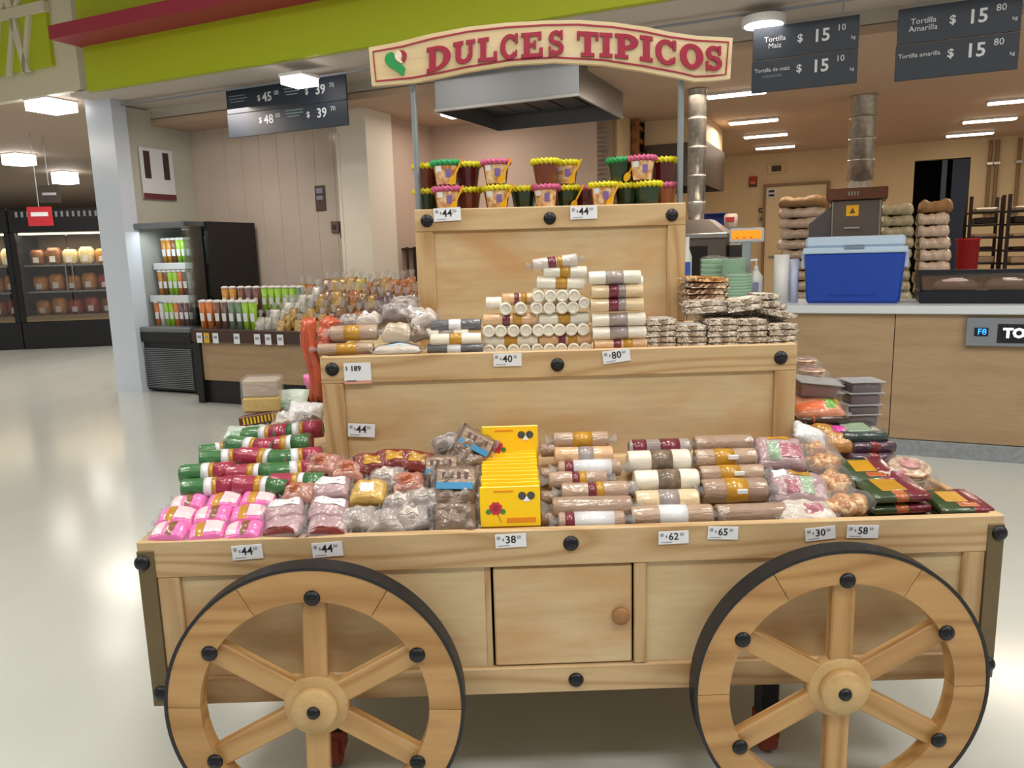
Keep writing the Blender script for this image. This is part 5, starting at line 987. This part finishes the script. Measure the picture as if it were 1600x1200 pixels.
for i, (x, y) in enumerate(HALL):
    k = thing('hall_lamp', 'flat ceiling panel lamp high over the sales floor, '+('back left of the cart', 'behind the camera', 'back right of the camera', 'left above the cart', 'straight above the cart', 'right above the cart', 'far left', 'far back left', 'added far right to brighten floor', 'added far back right to brighten floor')[i], 'lamp', (x, y, 4.82), (0, 0, 0), 'hall panel lamps'); obj('diffuser', B(-.6, -.3, 0, .6, .3, .02), mat('hall_glow', (255, 246, 232), .5, emit=4), k); obj('lamp_frame', B(-.62, -.32, .02, .62, .32, .06), M_white, k)
# ---- left: open fridge
a, b, z0, z1 = span(222, 520, 303, 615, .38); fw = b-a; k = st('open_fridge', 'open drinks fridge with black side and louvred base against the tiled wall', 'fridge', a, .38)
zt = att(300, 345, .5)[1]; M_frd = mat('fridge_black', (20, 20, 22), .4); M_frg = mat('fridge_grey', (120, 124, 130), .4, .3)
obj('base_cabinet', B(0, .02, .03, fw, .9, .62), M_frd, k)
for q in range(22): obj('louvre', B(.03, 0, .06+.0225*q, fw-.03, .02, .072+.0225*q), M_frg, k)
obj('front_ledge', B(0, -.02, .62, fw, .1, .74, .01), M_frd, k); obj('bottom_shelf', B(0, -.02, .74, fw, .9, .80, .01), M_frg, k)
obj('side_panel', B(fw, .0, 0, fw+.05, 1.15, .62), M_frd, k); obj('side_panel', B(fw, .35, .62, fw+.05, 1.15, zt), M_frd, k); obj('side_glass', B(-.03, -.0, .8, -.015, .85, zt), film('green_milky_glass', .45, (.86, .97, .92), .08), k); obj('side_glass', B(fw-.01, .02, .8, fw, .34, zt), glass('green_glass', (.9, .97, .94), .10), k); area('fridge_light', S(a+fw/2, .55, zt-.09), fw*.8, .2, 3.2, (.92, 1, .96), -SA)
obj('top_panel', B(0, .05, zt-.06, fw, 1.0, zt, .01), M_frg, k); obj('back_panel', B(0, .95, .8, fw, 1.0, zt), mat('fridge_inside', (150, 164, 164), .4), k)
CUPC = [('cup_orange', (206, 116, 50), 'orange'), ('cup_lime', (150, 200, 50), 'lime green'), ('cup_green', (104, 134, 112), 'sage green'), ('cup_plum', (110, 80, 84), 'plum'), ('cup_gold', (198, 140, 50), 'golden'), ('cup_white', (206, 210, 212), 'white'), ('cup_brown', (120, 76, 52), 'brown')]
CUPM = {}
for key, c, nm in CUPC:
    bm = bmesh.new(); lathe(bm, [(0, 0), (.030, 0), (.042, .20), (0, .20)], 14); me = mesh(bm, mat(key, c, .35, coat=.6, bump=.3, bscale=50), True); bm = bmesh.new(); lathe(bm, [(0, .20), (.044, .20), (.044, .215), (.02, .222), (0, .222)], 14); me2 = mesh(bm, M_white if key != 'cup_white' else M_grey, True)
    bm = bmesh.new(); lathe(bm, [(.0345, .06), (.038, .12)], 8, a0=radians(-140), a1=radians(-40)); KINDS[key] = [('cup_body', me), ('cup_lid', me2), ('cup_label', mesh(bm, M_card, True))]
def cup(ci, s_, t_, z, lb, g, sc=1.0): inst(CUPC[ci][0], 'drink_cup', '%s cup %s' % (CUPC[ci][2], lb), 'cup', S(s_, t_, z), (0, 0, -SA), sc, g)
shz = [.80, 1.17, 1.56]; seq = [[0, 5, 1, 1, 0, 3, 3, 3, 5], [4, 6, 1, 1, 0, 3, 5, 6, 2], [4, 4, 6, 1, 1, 2, 0, 6, 2]]
for j, z in enumerate(shz):
    if j: obj('shelf', B(.02, .12+.1*j, z-.03, fw-.02, .95, z, .004), M_frg, k); obj('shelf_rail', B(.02, .10+.1*j, z-.08, fw-.02, .12+.1*j, z, .003), M_card, k)
    for q in range(9): cup(seq[j][q], a+.09+q*(fw-.16)/8.5, .62+.1*j, z, 'on the %s shelf of the open fridge, %s from left' % (('bottom', 'middle', 'top')[j], ORD[q]), 'cups in the open fridge', (1.05, 1.05, 1.38))
# notice signs on side wall
k = st('wall_notice', 'white notice with two dark marks and red foot beside the white column', 'notice', -8.9, .75, 2.35); obj('notice_sheet', B(0, 0, 0, .015, .5, .62), M_card, k); obj('dark_mark', B(.015, .05, .25, .02, .14, .58), M_dk, k); obj('dark_mark', B(.015, .34, .25, .02, .43, .58), M_dk, k); obj('red_foot', B(.015, 0, 0, .02, .5, .07), mat('foot_maroon', (110, 50, 60), .5), k)
wallbox(493, 290, 509, 330, 'wall_notice', 'narrow dark brown notice on the glossy tiled wall', 'notice', mat('notice_brown', (92, 72, 68), .5), [(.2, .7, .8, .9, M_grey, 'print_line'), (.2, .45, .8, .6, M_grey, 'print_line')], 1.60, .01)
wallbox(519, 346, 531, 364, 'wall_socket', 'small grey wall socket left of the pillar', 'socket', mat('socket_grey', (110, 96, 90), .5), [(.3, .3, .7, .7, M_dk, 'socket_hole')], 1.60, .03); wallbox(534, 345, 545, 372, 'wall_switch', 'dark wall switch right of the grey socket', 'switch', M_dk, [(.3, .3, .7, .7, M_grey, 'switch_key')], 1.60, .04)
# ---- produce table
a, _ = att(304, 560, .0); b, _ = att(484, 560, .0); e_, _ = att(665, 560, .0); zt = att(390, 517, .0)[1]
k = st('produce_table', 'long wood fronted display table with dark frame and white price labels left behind the cart', 'display table', a, 0.0); tw = e_-a
obj('table_top', B(0, 0, zt-.05, tw, 1.2, zt, .006), mat('table_dark', (70, 62, 60), .5), k); obj('front_panel', B(.09, .03, .26, b-a-.03, .05, zt-.12, .003), M_lam, k); obj('front_panel', B(b-a+.05, .03, .26, tw-.05, .05, zt-.12, .003), M_lam, k); obj('price_rail', B(0, -.015, zt-.13, tw, .0, zt+.0), M_dk, k)
for x_ in (0, b-a-.03, tw-.09): obj('table_post', B(x_, .0, 0, x_+.09, .09, zt-.05, .004), M_frd, k)
obj('plinth', B(0, .06, 0, tw, 1.15, .25), M_frd, k)
for i, (x, c) in enumerate(((312, 0), (323, 1), (337, 0), (370, 0), (402, 0), (419, 0), (438, 0), (474, 0))):
    s_, z_ = att(x, 528, -.02); kk = st('shelf_label', '%s price label on the produce table edge, %s from left' % (('white', 'yellow')[c], ORD[i]), 'price label', s_, -.02, zt-.14, 'price labels on the produce table'); obj('label_card', B(-.04, -.004, 0, .04, 0, .11), (M_card, mat('label_yellow', (222, 176, 40), .5))[c], kk); obj('label_print', B(-.025, -.0055, .05, .025, -.0035, .08), M_grey, kk)
front = [(319, 0), (330, 0), (342, 6), (353, 3), (364, 2), (376, 2), (386, 1), (397, 1)]
for i, (x, c) in enumerate(front): cup(c, att(x, 500, .15)[0], .15, zt, 'in the front row of the produce table, %s from left' % ORD[i], 'cups on the produce table', (1.05, 1.05, 1.45))
obj('riser', B(.1, .45, zt, tw*.62, 1.1, zt+.16, .004), mat('table_dark', (70, 62, 60), .5), k)
for i, (x, c) in enumerate(((351, 4), (363, 4), (376, 6), (388, 3), (400, 6), (413, 1), (424, 1), (434, 1), (446, 1), (457, 1), (468, 2))): cup(c, att(x, 470, .6)[0], .62, zt+.16, 'in the rear row of the produce table, %s from left' % ORD[i], 'cups on the produce table', (1.0, 1.0, 1.3))
# bags of snacks standing in rows
SNK = [('snk_white', (214, 212, 206)), ('snk_gold', (196, 156, 84)), ('snk_yel', (214, 190, 90)), ('snk_brown', (150, 116, 82)), ('snk_orange', (196, 120, 60)), ('snk_plum', (116, 88, 92))]
for n_, c in SNK:
    bm = bmesh.new(); pillow(bm, .20, .15, .07, .35, hash(n_) % 50 if False else len(n_), 10, 8); me = mesh(bm, mat(n_, c, .3, coat=.9, bump=.7, bscale=22, var=.3, vscale=20), True)
    bm = bmesh.new(); n = 10; A_ = [bm.verts.new((.09+.05*q, -.02-.02*q, .03)) for q in range(2)]; top_ = []
    rr = []
    for q, (rad, xx) in enumerate(((.016, .095), (.04, .15))): rr.append([bm.verts.new((xx+.01*(i % 2), rad*cos(2*pi*i/n)*(1+.3*(i % 2)), .035+rad*.6*sin(2*pi*i/n))) for i in range(n)])
    for v in A_: bm.verts.remove(v)
    for i in range(n): bm.faces.new((rr[0][i], rr[0][(i+1) % n], rr[1][(i+1) % n], rr[1][i]))
    KINDS[n_] = [('bag_body', me), ('gathered_top', mesh(bm, M_film))]
def snack(n_, x, y, t, lb, g, sc=1.0):
    s_, z_ = att(x, y, t); r = inst(n_, 'snack_bag', lb, 'snack bag', S(s_, t, z_-.1*sc), (0, 0, 0), (sc*1.35, sc*.9, sc), g); r.rotation_euler = Euler((0, radians(-78), -SA+radians(90)+random.uniform(-.4, .4))); return r
cn = {0: 'white', 1: 'golden', 2: 'yellow', 3: 'brown', 4: 'orange', 5: 'plum'}
for i in range(9): snack('snk_white', 408+i*11, 500-i*6+(i % 2)*6, .18+.06*i, 'white twist top snack bag, %s from left in the slanting white row' % ORD[i], 'white snack bags on the produce table', .95)
for i in range(8): snack('snk_gold', 441+i*9, 504-(i % 3)*9, .12+.05*(i % 3), 'golden snack bag on the table left of the orange bag, %s from left' % ORD[i], 'golden snack bags', .85)
rnd = random.Random(3)
for j, (y, t, cols, nm) in enumerate(((446, .95, (2, 1, 3, 1, 4), 'rear'), (468, .65, (1, 3, 1, 5, 4), 'middle'), (495, .38, (5, 3, 4, 5, 3), 'front'))):
    for i in range(15):
        c = cols[rnd.randrange(5)] if i < 11 else (4 if j == 0 else 3); x = 472+i*13.2+j*5
        if j == 2 and x < 505: continue
        snack(SNK[c][0], x, y-rnd.uniform(0, 10)+(8 if x < 500 else 0), t, '%s snack bag in the %s row behind the middle tier, %s from left' % (cn[c], nm, ORD[i]), 'snack bags heaped on the produce table', rnd.uniform(.95, 1.15))
# ---- market display cases far left
P0 = Vector((-13.2, 12.2, 0)); P1 = Vector((-7.3, 12.95, 0)); ang = math.atan2((P1-P0).y, (P1-P0).x); Lc = (P1-P0).length
M_cab = mat('case_black', (18, 20, 26), .35); M_wi = mat('case_inside', (96, 84, 70), .6)
PK = [('pk_red', (176, 62, 48), 'red'), ('pk_orange', (206, 140, 62), 'orange'), ('pk_cream', (234, 218, 170), 'cream'), ('pk_brown', (140, 90, 56), 'brown')]
for n_, c, _n in PK:
    bm = bmesh.new(); box(bm, -.13, -.1, 0, .13, .1, .26, .05); me = mesh(bm, mat(n_, c, .4, coat=.5, bump=.5, bscale=20, var=.2, vscale=12), True); KINDS[n_] = [('pack_body', me), ('pack_label', mesh(B(-.05, -.106, .04, .05, -.1, .13), M_card))]
for u in range(3):
    w_ = Lc/3; o = thing('display_case', 'black glass fronted chilled case at the far left, %s from the white column' % ('third', 'second', 'first')[u], 'display case', P0+(P1-P0)*(u/3), (0, 0, ang), 'chilled display cases')
    obj('plinth', B(0, 0, 0, w_-.01, .95, .52, .01), M_cab, o); obj('canopy', B(0, -.02, 2.18, w_-.01, .95, 2.62, .02), M_cab, o); obj('back_wall', B(0, .9, .52, w_-.01, .95, 2.18), M_wi, o)
    for xx in (0, w_-.10): obj('side_post', B(xx, -.01, .52, xx+.09, .9, 2.18), M_cab, o)
    obj('bottom_deck', B(.09, .02, .52, w_-.1, .9, .62), mat('deck_tan', (150, 130, 96), .5), o)
    for z in (1.05, 1.55): obj('shelf', B(.09, .2, z, w_-.1, .9, z+.03), M_grey, o)
    hd = (w_-.2)/2
    for q in range(2): obj('glass_door', B(.09+q*hd, .0, .56, .09+(q+1)*hd-.02, .015, 2.16), glass('door_glass', (.96, .95, .93), .05), o); obj('door_handle', B(.09+q*hd+(hd-.08 if q == 0 else .04), -.03, 1.1, .09+q*hd+(hd-.06 if q == 0 else .06), .0, 1.6), M_steel, o)
    obj('inner_lamp', B(.12, .06, 2.14, w_-.13, .10, 2.17), mat('case_lamp', (255, 232, 190), .5, emit=5), o)
    for q in range(16): obj('canopy_slot', B(.15+q*(w_-.4)/16, -.026, 2.46, .19+q*(w_-.4)/16, -.018, 2.56), M_grey, o)
    area('case_light', o.location+Matrix.Rotation(ang, 3, 'Z') @ Vector((w_/2, .3, 2.13)), w_*.8, .3, 16, (1, .86, .62), ang)
    for j, z in enumerate((.62, 1.08, 1.58)):
        for q in range(6):
            pc = ((0, 3, 1), (1, 0, 1), (2, 1, 3))[j][(q//2+u) % 3]; loc = o.location+Matrix.Rotation(ang, 3, 'Z') @ Vector((.26+q*(w_-.5)/5, .42, z)); inst(PK[pc][0], 'chilled_pack', '%s pack in the %s display case, %s shelf, %s from left' % (PK[pc][2], ('outermost', 'second', 'nearest')[u], ('bottom', 'middle', 'top')[j], ORD[q]), 'food pack', loc, (0, 0, ang), (1, 1, 1.1+.15*(q % 2)), 'packs in the chilled cases')
# hanging signs over the cases
p = CP+ray(62, 338)*11.5; k = thing('hanging_sign', 'small red sign hanging before the chilled cases at far left', 'sign', p, (0, 0, ang), None); obj('sign_plate', B(-.17, 0, -.14, .17, .02, .14), mat('sign_red', (190, 30, 46), .5), k); obj('white_stripe', B(-.12, -.004, .0, .12, 0, .06), M_card, k); bm = bmesh.new(); tube(bm, (0, .01, .14), (0, .01, 3.5-p.z), .006, seg=6); obj('hanging_rod', bm, M_grey, k)
p = CP+ray(77, 303)*11.8; k = thing('hanging_sign', 'small dark sign hanging above the red sign at far left', 'sign', p, (0, 0, ang), None); obj('sign_plate', B(-.15, 0, -.13, .15, .02, .13), mat('sign_dark', (48, 40, 36), .5), k); obj('pale_stripe', B(-.1, -.004, -.02, .1, 0, .02), M_grey, k); bm = bmesh.new(); tube(bm, (0, .01, .13), (0, .01, 3.5-p.z), .006, seg=6); obj('hanging_rod', bm, M_grey, k)
